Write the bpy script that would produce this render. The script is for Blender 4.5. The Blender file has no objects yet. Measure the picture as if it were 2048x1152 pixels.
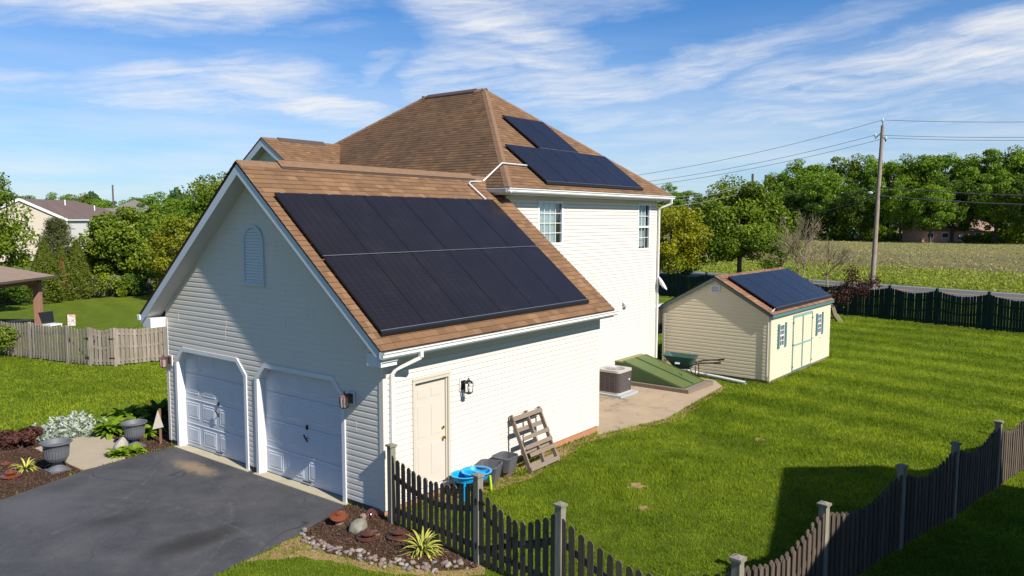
import bpy, math, random
import numpy as np
from mathutils import Vector, Matrix
R_ = math.radians
sc = bpy.context.scene
COL = sc.collection

# ------------------------------------------------------------------ camera
CP = np.array([-9.201, -9.974, 5.314]); YAW, PIT, ROL, FPX = R_(37.668), R_(-5.128), R_(-0.093), 1542.5
_c, _s, _cp, _sp = math.cos(YAW), math.sin(YAW), math.cos(PIT), math.sin(PIT)
FW = np.array([_c*_cp, _s*_cp, _sp]); _r = np.array([_s, -_c, 0]); _u = np.array([-_c*_sp, -_s*_sp, _cp])
RT = math.cos(ROL)*_r - math.sin(ROL)*_u; UP = math.sin(ROL)*_r + math.cos(ROL)*_u
cam = bpy.data.objects.new('camera', bpy.data.cameras.new('camera')); COL.objects.link(cam)
cam.matrix_world = Matrix(((RT[0], UP[0], -FW[0], CP[0]), (RT[1], UP[1], -FW[1], CP[1]), (RT[2], UP[2], -FW[2], CP[2]), (0, 0, 0, 1)))
cam.data.sensor_width = 36; cam.data.lens = FPX/2048*36; cam.data.clip_end = 6000; cam.data.clip_start = .1
sc.camera = cam

# ------------------------------------------------------------------ sun, exposure
SUN = Vector((-0.175, -1.0, 0.87)).normalized()
sl = bpy.data.lights.new('sun', 'SUN'); sl.energy = 5.0; sl.angle = R_(.55); sl.color = (1, .94, .84)
so = bpy.data.objects.new('sun', sl); COL.objects.link(so); so.rotation_euler = SUN.to_track_quat('Z', 'Y').to_euler()
so.location = (0, -30, 40)
sc.view_settings.view_transform = 'Standard'; sc.view_settings.look = 'None'
sc.view_settings.exposure = 0.72; sc.view_settings.gamma = 1

# ------------------------------------------------------------------ node helpers
class NT:
    def __init__(s, nt): s.nt = nt; s.n = nt.nodes; s.l = nt.links
    def add(s, t, **k):
        n = s.n.new(t)
        for a, b in k.items(): setattr(n, a, b)
        return n
    def put(s, sock, v):
        if isinstance(v, bpy.types.NodeSocket): s.l.new(v, sock)
        elif v is not None:
            if isinstance(v, (tuple, list)) and len(v) == 3 and sock.type == 'RGBA': v = (*v, 1)
            sock.default_value = v
    def math(s, op, a, b=None, c=None, clamp=False):
        n = s.add('ShaderNodeMath', operation=op, use_clamp=clamp)
        s.put(n.inputs[0], a); s.put(n.inputs[1], b)
        if c is not None: s.put(n.inputs[2], c)
        return n.outputs[0]
    def vmath(s, op, a, b=None):
        n = s.add('ShaderNodeVectorMath', operation=op); s.put(n.inputs[0], a)
        if b is not None: s.put(n.inputs[1], b)
        return n
    def mix(s, f, a, b, mode='MIX'):
        n = s.add('ShaderNodeMix', data_type='RGBA', blend_type=mode)
        s.put(n.inputs[0], f); s.put(n.inputs[6], a); s.put(n.inputs[7], b); return n.outputs[2]
    def mapr(s, v, a, b, c=0., d=1., smooth=False):
        n = s.add('ShaderNodeMapRange'); n.interpolation_type = 'SMOOTHSTEP' if smooth else 'LINEAR'
        for i, q in enumerate((v, a, b, c, d)): s.put(n.inputs[i], q)
        return n.outputs[0]
    def noise(s, vec, scale, detail=4, rough=.55, dist=0.):
        n = s.add('ShaderNodeTexNoise'); s.put(n.inputs['Vector'], vec); n.inputs['Scale'].default_value = scale
        n.inputs['Detail'].default_value = detail; n.inputs['Roughness'].default_value = rough; n.inputs['Distortion'].default_value = dist
        return n.outputs[0]
    def comb(s, x, y, z=0.):
        n = s.add('ShaderNodeCombineXYZ'); s.put(n.inputs[0], x); s.put(n.inputs[1], y); s.put(n.inputs[2], z); return n.outputs[0]
    def sep(s, v):
        n = s.add('ShaderNodeSeparateXYZ'); s.put(n.inputs[0], v); return n.outputs
    def white(s, v):
        n = s.add('ShaderNodeTexWhiteNoise'); n.noise_dimensions = '3D'; s.put(n.inputs['Vector'], v); return n.outputs['Value']
    def scalev(s, v, sx, sy, sz):
        return s.vmath('MULTIPLY', v, (sx, sy, sz)).outputs[0]
    def ramp(s, f, stops):
        n = s.add('ShaderNodeValToRGB'); s.put(n.inputs[0], f); e = n.color_ramp.elements
        while len(e) < len(stops): e.new(.5)
        for i, (p, c) in enumerate(stops): e[i].position = p; e[i].color = (*c, 1)
        return n.outputs[0]

def material(name, color=(.5, .5, .5), rough=.7, metal=0., spec=.5, noise=None, bump=None, custom=None):
    m = bpy.data.materials.new(name); m.use_nodes = True; t = NT(m.node_tree)
    b = t.n['Principled BSDF']; b.inputs['Roughness'].default_value = rough; b.inputs['Metallic'].default_value = metal
    b.inputs['Specular IOR Level'].default_value = spec
    obj = t.add('ShaderNodeTexCoord').outputs['Object']
    col = None
    if noise:                                   # (scale, amount, second colour)
        f = t.noise(obj, noise[0], 5, .6)
        f = t.mapr(f, .3, .7, 0., noise[1])
        col = t.mix(f, tuple(color), tuple(noise[2]))
    if custom: col = custom(t, b, obj)
    if col is None: b.inputs['Base Color'].default_value = (*color, 1)
    else: t.l.new(col, b.inputs['Base Color'])
    if bump:                                    # (scale, strength, distance)
        bn = t.add('ShaderNodeBump'); bn.inputs['Strength'].default_value = bump[1]; bn.inputs['Distance'].default_value = bump[2]
        t.l.new(t.noise(obj, bump[0], 4, .6), bn.inputs['Height']); t.l.new(bn.outputs[0], b.inputs['Normal'])
    return m

# ------------------------------------------------------------------ sky
world = bpy.data.worlds.new('World'); sc.world = world; world.use_nodes = True
t = NT(world.node_tree)
bg = t.n['Background']
sky = t.add('ShaderNodeTexSky', sky_type='NISHITA'); sky.sun_disc = False
sky.sun_elevation = math.asin(SUN.z); sky.sun_rotation = math.atan2(SUN.x, SUN.y) % (2*math.pi)
sky.air_density = 1.0; sky.dust_density = .35; sky.ozone_density = 2.2; sky.altitude = 50
gen = t.add('ShaderNodeTexCoord').outputs['Generated']
sx, sy, sz = t.sep(gen)
az = t.math('ARCTAN2', sy, sx)                                   # world azimuth and elevation, degrees
az = t.math('MULTIPLY', az, 57.2958)
el = t.math('MULTIPLY', t.math('ARCSINE', sz), 57.2958)
# wispy domain warp, then hand-set banks of cirrus, in degrees of azimuth / elevation
base = t.comb(az, el)
w1 = t.add('ShaderNodeTexNoise'); w1.inputs['Scale'].default_value = .11; w1.inputs['Detail'].default_value = 6; w1.inputs['Roughness'].default_value = .62
t.l.new(t.scalev(base, .55, 1.5, 1), w1.inputs['Vector'])
warp = t.vmath('MULTIPLY', t.vmath('SUBTRACT', w1.outputs['Color'], (.5, .5, .5)).outputs[0], (15, 5.0, 0)).outputs[0]
pos = t.vmath('ADD', base, warp).outputs[0]
def px2ang(x, y):
    d = FW + RT*(x-1024)/FPX + UP*(576-y)/FPX; d = d/np.linalg.norm(d)
    return math.degrees(math.atan2(d[1], d[0])), math.degrees(math.asin(d[2]))
tot = None
BANKS = [  # centre as an angle pair taken from the photograph's sky, half sizes in degrees, tilt, weight
    (330, -8, 13, 2.4, 3, 1.1), (90, 172, 8, 1.3, -5, .65), (420, 180, 12, 2.5, 4, .95), (660, 222, 9, 2.0, -8, 1.0), (770, 150, 4, 1.1, 25, .5),
    (150, 262, 11, 1.6, 2, .35), (380, 300, 9, 1.6, -2, .45), (960, 20, 7.5, 2.8, -8, .95), (1030, 80, 6.5, 2.6, -5, 1.0), (930, 150, 4.0, 3.0, 20, .8),
    (1130, 175, 11, 2.2, 3, .85), (1420, 130, 10, 1.9, 14, .75), (1650, 70, 9, 1.5, 18, .4), (1780, 135, 12, 2.3, 8, .9), (2000, 85, 7, 2.6, 12, 1.0),
    (1560, 170, 4, 1.0, 3, .5), (1650, 235, 16, 2.0, 3, .65), (1250, 235, 12, 1.8, -5, .6), (1960, 240, 12, 2.4, 0, .6), (1450, 300, 14, 2.2, 2, .42),
    (1150, 10, 8, 1.4, 10, .5), (620, 75, 6, .7, 5, .25)]
for (x, y, ra, re, tilt, wt) in BANKS:
    a, e = px2ang(x, y)
    mp = t.add('ShaderNodeMapping', vector_type='TEXTURE')
    mp.inputs['Location'].default_value = (a, e, 0); mp.inputs['Rotation'].default_value = (0, 0, R_(-tilt)); mp.inputs['Scale'].default_value = (ra, re, 1)
    t.l.new(pos, mp.inputs[0])
    ln = t.vmath('LENGTH', mp.outputs[0]).outputs['Value']
    q = t.mapr(ln, .25, 1.3, wt, 0., True)
    tot = q if tot is None else t.math('MAXIMUM', tot, q)
streak = t.noise(t.vmath('ADD', t.scalev(base, .12, .75, 1), t.scalev(warp, .05, .2, 1)).outputs[0], .9, 8, .62, .6)
rot = t.add('ShaderNodeMapping'); rot.inputs['Rotation'].default_value = (0, 0, R_(9)); t.l.new(t.vmath('ADD', base, t.scalev(warp, .35, .5, 1)).outputs[0], rot.inputs[0])
fibre = t.noise(t.scalev(rot.outputs[0], .10, 1.5, 1), 1.5, 9, .66, .3)
streak = t.math('ADD', t.math('MULTIPLY', streak, .62), t.math('MULTIPLY', fibre, .38))
gen_mask = t.mapr(t.noise(t.scalev(pos, .035, .11, 1), 1.0, 5, .6), .48, .72, 0., .35, True)
away = t.mapr(t.math('ABSOLUTE', t.math('SUBTRACT', az, math.degrees(YAW))), 36., 50., 0., 1., True)
tot = t.math('MAXIMUM', tot, t.math('MULTIPLY', gen_mask, away))
dens = t.math('MULTIPLY', tot, t.mapr(streak, .35, .60, .30, 1.15))
low = t.mapr(el, 0., 17., .72, 0., True)                         # thin veil near the horizon
low = t.math('MULTIPLY', low, t.mapr(t.noise(t.scalev(base, .04, .35, 1), 1.5, 5, .6), .3, .65, .45, 1.))
dens = t.math('MAXIMUM', t.math('MULTIPLY', dens, .82), low)
dens = t.math('MINIMUM', dens, .93)
skyc = t.mix(1.0, sky.outputs[0], (.33, .74, 1.16), 'MULTIPLY')
cloudc = t.mix(1.0, (7.7, 7.8, 8.0), (1, 1, 1), 'MULTIPLY')
t.l.new(t.mix(dens, skyc, cloudc), bg.inputs[0]); bg.inputs[1].default_value = .070

# ------------------------------------------------------------------ object helpers
GD0, GX0, GX1 = -.22, 3.6, 15.3                                   # the yard falls a little towards the back
def gz(x): return GD0*min(1., max(0., (x-GX0)/(GX1-GX0)))
def G(x, y, z=0.):                                               # where the sight line to a spot of the photo meets height z above the ground
    d = FW + RT*(x-1024)/FPX + UP*(576-y)/FPX; zz = z
    for _ in range(12): p = CP + d*(zz-CP[2])/d[2]; zz = z+gz(p[0])
    return Vector(p)
def D(x, y, dep):
    return Vector(CP + (FW + RT*(x-1024)/FPX + UP*(576-y)/FPX)*dep)
def props(o, label=None, cat=None, group=None, kind=None):
    if label: o['label'] = label
    if cat: o['category'] = cat
    if group: o['group'] = group
    if kind: o['kind'] = kind
    return o
def empty(name, loc=(0, 0, 0), label=None, cat=None, group=None, rz=0, kind=None):
    o = bpy.data.objects.new(name, None); COL.objects.link(o); o.location = loc; o.rotation_euler = (0, 0, rz); o.empty_display_size = .2
    return props(o, label, cat, group, kind)
def frame(d):                                                    # any orthonormal pair across d
    d = Vector(d).normalized(); a = Vector((0, 0, 1)) if abs(d.z) < .9 else Vector((1, 0, 0))
    u = d.cross(a).normalized(); return d, u, d.cross(u).normalized()
class MB:
    def __init__(s): s.v = []; s.f = []; s.uv = []
    def face(s, pts, uv=None):
        i = len(s.v); s.v += [tuple(p) for p in pts]; s.f.append(tuple(range(i, i+len(pts)))); s.uv.append(uv); return s
    def hexa(s, p):                                              # 8 points, bottom loop then top loop
        i = len(s.v); s.v += [tuple(q) for q in p]
        for q in ((3, 2, 1, 0), (4, 5, 6, 7), (0, 1, 5, 4), (1, 2, 6, 5), (2, 3, 7, 6), (3, 0, 4, 7)):
            s.f.append(tuple(i+k for k in q)); s.uv.append(None)
        return s
    def box(s, x0, x1, y0, y1, z0, z1):
        return s.hexa([(x0, y0, z0), (x1, y0, z0), (x1, y1, z0), (x0, y1, z0), (x0, y0, z1), (x1, y0, z1), (x1, y1, z1), (x0, y1, z1)])
    def obox(s, c, ax, ay, az, hx, hy, hz):                       # centre, three unit axes, half sizes
        c, ax, ay, az = Vector(c), Vector(ax), Vector(ay), Vector(az); P = []
        for k in (-1, 1):
            for (i, j) in ((-1, -1), (1, -1), (1, 1), (-1, 1)): P.append(c+ax*hx*i+ay*hy*j+az*hz*k)
        return s.hexa(P)
    def bar(s, a, b, w, h, up=(0, 0, 1)):                         # board from a to b
        a, b = Vector(a), Vector(b); d = (b-a); L = d.length; d.normalize(); sd = d.cross(Vector(up)).normalized(); u2 = sd.cross(d)
        return s.obox((a+b)/2, d, sd, u2, L/2, w/2, h/2)
    def tube(s, pts, r, n=8, caps=True):
        pts = [Vector(p) for p in pts]; m = len(pts); rs = r if isinstance(r, (list, tuple)) else [r]*m; base = len(s.v)
        _, u, w = frame(pts[1]-pts[0])
        for i, p in enumerate(pts):
            d = (pts[min(i+1, m-1)]-pts[max(i-1, 0)]).normalized(); u = (u-d*u.dot(d)).normalized(); w = d.cross(u)
            for k in range(n):
                a = 2*math.pi*k/n; s.v.append(tuple(p+(u*math.cos(a)+w*math.sin(a))*rs[i]))
        for i in range(m-1):
            for k in range(n):
                s.f.append((base+i*n+k, base+i*n+(k+1) % n, base+(i+1)*n+(k+1) % n, base+(i+1)*n+k)); s.uv.append(None)
        if caps:
            s.f.append(tuple(base+k for k in reversed(range(n)))); s.uv.append(None)
            s.f.append(tuple(base+(m-1)*n+k for k in range(n))); s.uv.append(None)
        return s
    def lathe(s, c, prof, n=20, sx=1., sy=1.):                    # prof: (radius, z) pairs, open ends are capped when r>0
        base = len(s.v); m = len(prof)
        for r, z in prof:
            for k in range(n):
                a = 2*math.pi*k/n; s.v.append((c[0]+r*sx*math.cos(a), c[1]+r*sy*math.sin(a), c[2]+z))
        for i in range(m-1):
            for k in range(n):
                s.f.append((base+i*n+k, base+i*n+(k+1) % n, base+(i+1)*n+(k+1) % n, base+(i+1)*n+k)); s.uv.append(None)
        s.f.append(tuple(base+k for k in reversed(range(n)))); s.uv.append(None)
        s.f.append(tuple(base+(m-1)*n+k for k in range(n))); s.uv.append(None)
        return s
    def prism(s, poly, off):                                      # closed solid from a planar polygon swept by off
        off = Vector(off); a = [Vector(p) for p in poly]; n = len(a); b = [p+off for p in a]; i = len(s.v)
        s.v += [tuple(p) for p in a+b]; s.f.append(tuple(i+k for k in range(n))); s.uv.append(None)
        s.f.append(tuple(i+n+k for k in reversed(range(n)))); s.uv.append(None)
        for k in range(n):
            q = (k+1) % n; s.f.append((i+q, i+k, i+n+k, i+n+q)); s.uv.append(None)
        return s
    def build(s, name, mat, parent=None, smooth=False, bevel=0.):
        me = bpy.data.meshes.new(name); me.from_pydata(s.v, [], s.f)
        if any(u is not None for u in s.uv):
            uvl = me.uv_layers.new(name='UVMap'); k = 0
            for fi, f in enumerate(s.f):
                for j in range(len(f)):
                    if s.uv[fi] is not None: uvl.data[k].uv = s.uv[fi][j]
                    k += 1
        me.materials.append(mat)
        if smooth: me.shade_smooth()
        me.update(); o = bpy.data.objects.new(name, me); COL.objects.link(o)
        if parent: o.parent = parent; o.matrix_parent_inverse = Matrix.Identity(4)
        if bevel:
            md = o.modifiers.new('b', 'BEVEL'); md.width = bevel; md.segments = 2; md.limit_method = 'ANGLE'
        if smooth:
            try: me.set_sharp_from_angle(angle=R_(35))
            except Exception: pass
        return o
def copy_tree(o, parent=None):
    c = o.copy(); COL.objects.link(c)
    if parent: c.parent = parent
    for ch in o.children: copy_tree(ch, c)
    return c

def courses(mb, O, S, T, N, t0, t1, ext, pitch, prof, holes=(), uv=False, phase=0.):
    """overlapping boards or shingles laid up a plane: O origin, S along, T up, N out; ext(t) gives the run at height t"""
    O, S, T, N = Vector(O), Vector(S), Vector(T), Vector(N)
    def off(fr):
        for (a, oa), (b, ob) in zip(prof, prof[1:]):
            if fr <= b: return oa+(ob-oa)*(fr-a)/max(1e-9, b-a)
        return prof[-1][1]
    hz = sorted({h for q in holes for h in q[2:]})
    k = math.floor((t0-phase)/pitch)
    while k*pitch+phase < t1-1e-6:
        c0 = k*pitch+phase; br = {max(t0, c0), min(t1, c0+pitch)}
        for (fr, _) in prof: br.add(c0+fr*pitch)
        for h in hz: br.add(h)
        bs = sorted(b for b in br if max(t0, c0)-1e-9 <= b <= min(t1, c0+pitch)+1e-9)
        if c0 > t0+1e-6:                                          # butt edge of this course
            a, b = ext(c0); segs = cut(a, b, holes, c0+.001)
            for (p, q) in segs:
                mb.face([O+S*p+T*c0+N*prof[-1][1], O+S*q+T*c0+N*prof[-1][1], O+S*q+T*c0+N*prof[0][1], O+S*p+T*c0+N*prof[0][1]],
                        [(p, c0), (q, c0), (q, c0), (p, c0)] if uv else None)
        for lo, hi in zip(bs, bs[1:]):
            if hi-lo < 1e-5: continue
            a0, b0 = ext(lo); a1, b1 = ext(hi); fl, fh = off((lo-c0)/pitch), off((hi-c0)/pitch)
            segs = cut(a0, b0, holes, (lo+hi)/2)
            for i, (p, q) in enumerate(segs):
                p1 = a1 if p == a0 else p; q1 = b1 if q == b0 else q
                if q1-p1 < 1e-4 and q-p < 1e-4: continue
                mb.face([O+S*p+T*lo+N*fl, O+S*q+T*lo+N*fl, O+S*max(q1, p1)+T*hi+N*fh, O+S*p1+T*hi+N*fh],
                        [(p, lo), (q, lo), (q1, hi), (p1, hi)] if uv else None)
        k += 1
def cut(a, b, holes, tm):
    segs = [(a, b)]
    for (h0, h1, z0, z1) in holes:
        if not (z0 < tm < z1): continue
        ns = []
        for (p, q) in segs:
            if h1 <= p or h0 >= q: ns.append((p, q)); continue
            if h0 > p: ns.append((p, h0))
            if h1 < q: ns.append((h1, q))
        segs = ns
    return segs
LAP = [(0, .0095), (.56, .0085), (.74, .0034), (1, .0030)]            # dutch lap siding
CLAP = [(0, .014), (1, .002)]
LAPS = [(0, .021), (.70, .018), (.88, .003), (1, .000)]
SHG = [(0, .010), (1, .001)]
SP = .1085

# ------------------------------------------------------------------ materials
def _siding(base, var):
    def f(t, b, obj):
        n = t.noise(t.scalev(obj, .6, .6, .25), 2.2, 5, .6); c = t.mix(t.mapr(n, .35, .7, 0., .35), base, var)
        n2 = t.noise(t.scalev(obj, 7, 7, .8), 1., 4, .6); return t.mix(t.mapr(n2, .55, .8, 0., .16), c, tuple(v*.72 for v in base))
    return f
M = {}
M['siding'] = material('cream_vinyl', rough=.5, spec=.35, custom=_siding((.575, .53, .475), (.545, .505, .455)))
M['shed_siding'] = material('yellow_cream_vinyl', rough=.5, spec=.35, custom=_siding((.58, .51, .36), (.545, .475, .335)))
M['trim'] = material('white_trim', (.60, .61, .62), .42, noise=(3, .4, (.53, .54, .55)))
M['shade_blue_trim'] = material('shaded_white_trim', (.46, .51, .56), .45, noise=(2, .5, (.40, .45, .50)))  # white trim with the blue of its shade mixed into the colour
M['white_metal'] = material('white_aluminium', (.62, .62, .61), .3, spec=.5, noise=(6, .35, (.50, .50, .48)))
M['soffit'] = material('soffit_vinyl', (.48, .475, .455), .6)
M['door_white'] = material('garage_door_paint', (.50, .525, .575), .4, noise=(1.5, .4, (.455, .48, .53)))
M['cream_door'] = material('cream_paint', (.50, .45, .385), .45, noise=(1.2, .35, (.46, .415, .35)))
M['cream_frame'] = material('cream_frame_paint', (.46, .42, .345), .5)
M['brass'] = material('brass', (.75, .5, .12), .25, 1.)
M['black'] = material('black_metal', (.015, .015, .016), .4, .3)
M['dark_gap'] = material('rubber_seal', (.01, .01, .01), .8)
M['copper'] = material('weathered_copper', (.16, .085, .07), .45, .6, noise=(25, .7, (.09, .05, .05)))
M['lamp_glass'] = material('seeded_glass', (.35, .25, .22), .15, 0., .6)
M['foundation'] = material('parged_foundation', (.38, .175, .09), .9, noise=(5, .8, (.29, .135, .07)), bump=(30, .4, .01))
M['shaded_foundation'] = material('shaded_grey_foundation', (.09, .08, .075), .9, noise=(6, .8, (.05, .045, .04)))  # front foundation; the shade it lies in is part of this dark grey
def _shingle(light, mid, dark, stain):
    def f(t, b, obj):
        uv = t.add('ShaderNodeTexCoord').outputs['UV']; u, v, _ = t.sep(uv)
        row = t.math('FLOOR', t.math('DIVIDE', v, .143)); r1 = t.white(t.comb(row, 3.3, 1.))
        jw = t.math('ADD', u, t.math('MULTIPLY', r1, 7.))
        wob = t.math('MULTIPLY', t.math('SINE', t.math('MULTIPLY', jw, 5.1)), .07)
        colx = t.math('DIVIDE', t.math('ADD', jw, wob), .235); cell = t.math('FLOOR', colx); fx = t.math('FRACT', colx)
        rnd = t.white(t.comb(row, cell, 5.))
        c = t.ramp(rnd, [(0, dark), (.35, mid), (.7, mid), (1, light)])
        gr = t.noise(t.scalev(uv, 1, 1, 1), 60, 3, .7); c = t.mix(t.mapr(gr, .35, .75, 0., .45), c, tuple(x*.55 for x in mid))
        edge = t.mapr(fx, 0., .06, .55, 0.); edge = t.math('MULTIPLY', edge, t.mapr(t.white(t.comb(row, cell, 9.)), .35, .4, 0., 1.))
        c = t.mix(edge, c, tuple(x*.3 for x in dark))
        fv = t.math('FRACT', t.math('DIVIDE', v, .143)); c = t.mix(t.mapr(fv, 0., .1, .5, 0.), c, tuple(x*.35 for x in dark))
        st = t.noise(t.scalev(uv, .5, .22, 1), 1.3, 5, .65); c = t.mix(t.mapr(st, .42, .75, 0., stain), c, (.05, .036, .028))
        bn = t.add('ShaderNodeBump'); bn.inputs['Strength'].default_value = .5; bn.inputs['Distance'].default_value = .006
        t.l.new(t.math('ADD', rnd, gr), bn.inputs['Height']); t.l.new(bn.outputs[0], b.inputs['Normal'])
        return c
    return f
M['shingle'] = material('brown_shingles', rough=.93, spec=.15, custom=_shingle((.235, .138, .074), (.182, .102, .054), (.136, .077, .041), .35))
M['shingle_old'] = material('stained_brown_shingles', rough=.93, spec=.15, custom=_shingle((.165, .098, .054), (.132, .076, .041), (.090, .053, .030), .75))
M['shingle_shed'] = material('shed_shingles', rough=.93, spec=.15, custom=_shingle((.30, .165, .098), (.22, .115, .068), (.14, .082, .052), .3))
M['ridge_cap'] = material('ridge_shingle', (.180, .104, .056), .93, noise=(9, .8, (.125, .073, .041)))
M['vent_strip'] = material('ridge_vent_plastic', (.06, .04, .03), .8)
def _solar(t, b, obj):
    uv = t.add('ShaderNodeTexCoord').outputs['UV']; u, v, _ = t.sep(uv)
    l1 = t.mapr(t.math('ABSOLUTE', t.math('SUBTRACT', t.math('FRACT', t.math('DIVIDE', u, .0435)), .5)), .40, .48, 0., 1.)
    l2 = t.mapr(t.math('ABSOLUTE', t.math('SUBTRACT', t.math('FRACT', t.math('DIVIDE', v, .0305)), .5)), .40, .48, 0., 1.)
    l3 = t.mapr(t.math('ABSOLUTE', t.math('SUBTRACT', t.math('FRACT', t.math('DIVIDE', u, .1815)), .5)), .470, .488, 0., 1.)
    l4 = t.mapr(t.math('ABSOLUTE', t.math('SUBTRACT', t.math('FRACT', t.math('DIVIDE', v, .0935)), .5)), .455, .48, 0., 1.)
    g = t.math('MAXIMUM', l1, t.math('MULTIPLY', l2, .6)); g = t.math('MAXIMUM', t.math('MULTIPLY', g, .7), t.math('MAXIMUM', t.math('MULTIPLY', l3, .75), t.math('MULTIPLY', l4, .5)))
    c = t.mix(t.noise(obj, 1.7, 3), (.008, .007, .009), (.014, .011, .012))
    c = t.mix(t.math('MULTIPLY', g, .42), c, (.050, .050, .060)); c = t.mix(t.mapr(t.noise(obj, 1.3, 6, .7), .5, .8, 0., .03), c, (.20, .17, .14))
    t.l.new(t.mapr(t.noise(obj, 5., 4, .6), .3, .7, .18, .24), b.inputs['Roughness'])
    return c
M['solar'] = material('solar_cells', rough=.28, spec=.27, custom=_solar)
M['solar_frame'] = material('black_anodised', (.018, .018, .022), .35, .4)
M['solar_edge'] = material('grey_edge', (.16, .17, .19), .4, .3)
M['clip'] = material('aluminium_clip', (.6, .6, .58), .3, .6)
M['conduit'] = material('conduit', (.62, .60, .60), .35, .3)
M['blind'] = material('window_blind', (.78, .80, .74), .8)
M['room'] = material('dark_room', (.03, .035, .04), .9)
def glassmat(name, tint, alpha):
    m = bpy.data.materials.new(name); m.use_nodes = True; t = NT(m.node_tree); t.n.remove(t.n['Principled BSDF'])
    gl = t.add('ShaderNodeBsdfGlossy'); gl.inputs['Roughness'].default_value = .03; gl.inputs['Color'].default_value = (.9, .95, 1, 1)
    tr = t.add('ShaderNodeBsdfTransparent'); tr.inputs['Color'].default_value = (*tint, 1)
    mx = t.add('ShaderNodeMixShader'); fr = t.add('ShaderNodeFresnel'); fr.inputs[0].default_value = 1.5
    t.l.new(t.math('ADD', fr.outputs[0], alpha, clamp=True), mx.inputs[0]); t.l.new(tr.outputs[0], mx.inputs[1]); t.l.new(gl.outputs[0], mx.inputs[2])
    t.l.new(mx.outputs[0], t.n['Material Output'].inputs[0]); return m
M['glass'] = glassmat('window_glass', (.78, .86, .88), .06)

def _ground_grass(t, b, obj):
    n1 = t.noise(obj, .35, 5, .6); n2 = t.noise(obj, 2.6, 6, .7); n3 = t.noise(obj, 34., 3, .7)
    n3b = t.noise(t.scalev(obj, 1, 1, 1), 130., 2, .7)
    # mowing stripes run along the rear fence
    p = t.sep(obj); st = t.math('ADD', t.math('MULTIPLY', p[0], 1.), t.math('MULTIPLY', p[1], -.27))
    st = t.math('ADD', st, t.math('MULTIPLY', n1, .9))
    stripe = t.math('SINE', t.math('MULTIPLY', st, 3.0)); stripe = t.mapr(stripe, -.8, .8, 0., 1., True)
    far = t.math('MULTIPLY', t.mapr(p[0], 6., 20., 0., 1., True), .42)
    c = t.mix(t.mapr(n2, .32, .68, 0., 1.), (.052, .086, .006), (.125, .170, .012))
    c = t.mix(t.math('MULTIPLY', stripe, far), c, (.170, .215, .020))
    c = t.mix(t.mapr(n1, .52, .74, 0., .5), c, (.18, .185, .02))
    c = t.mix(t.mapr(n3, .38, .62, .42, 0.), c, (.036, .064, .005))
    c = t.mix(t.mapr(n3b, .52, .7, 0., .45), c, (.20, .23, .027))
    bare = t.noise(obj, .75, 4, .55); c = t.mix(t.mapr(bare, .745, .78, 0., .85), c, (.25, .17, .09))
    bn = t.add('ShaderNodeBump'); bn.inputs['Strength'].default_value = .8; bn.inputs['Distance'].default_value = .05
    t.l.new(t.math('ADD', n3, t.math('MULTIPLY', n2, .8)), bn.inputs['Height']); t.l.new(bn.outputs[0], b.inputs['Normal'])
    return c
M['lawn'] = material('lawn_turf', rough=.95, spec=.1, custom=_ground_grass)
def _field(t, b, obj):
    p = t.sep(obj); dd = t.math('SUBTRACT', t.math('SUBTRACT', p[0], t.math('MULTIPLY', p[1], .25)), 60.4)   # metres behind the road
    n = t.noise(obj, .08, 5, .6); n2 = t.noise(t.scalev(obj, 1, 1, 1), 1.1, 6, .75); n3 = t.noise(obj, 7., 4, .7)
    d2 = t.math('ADD', dd, t.math('MULTIPLY', t.math('SUBTRACT', n, .5), 22.))
    c = t.ramp(t.mapr(d2, 0., 130., 0., 1.), [(0, (0.1806, 0.2438, 0.02257)), (.13, (0.1806, 0.2257, 0.02528)), (.19, (0.2167, 0.1986, 0.06771)), (.26, (0.1715, 0.1309, 0.08577)),
               (.33, (0.2438, 0.2167, 0.07674)), (.45, (0.1986, 0.167, 0.08577)), (.6, (0.2528, 0.2347, 0.08125)), (1, (0.2257, 0.2257, 0.07222))])
    c = t.mix(t.mapr(n2, .35, .7, 0., .6), c, (0.307, 0.2618, 0.1264)); c = t.mix(t.mapr(n3, .4, .65, .55, 0.), c, (0.08125, 0.08577, 0.02257))
    bn = t.add('ShaderNodeBump'); bn.inputs['Strength'].default_value = 1.; bn.inputs['Distance'].default_value = .25
    t.l.new(t.math('ADD', n2, n3), bn.inputs['Height']); t.l.new(bn.outputs[0], b.inputs['Normal'])
    return c
M['field'] = material('rough_meadow', rough=.95, spec=.1, custom=_field)
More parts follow.
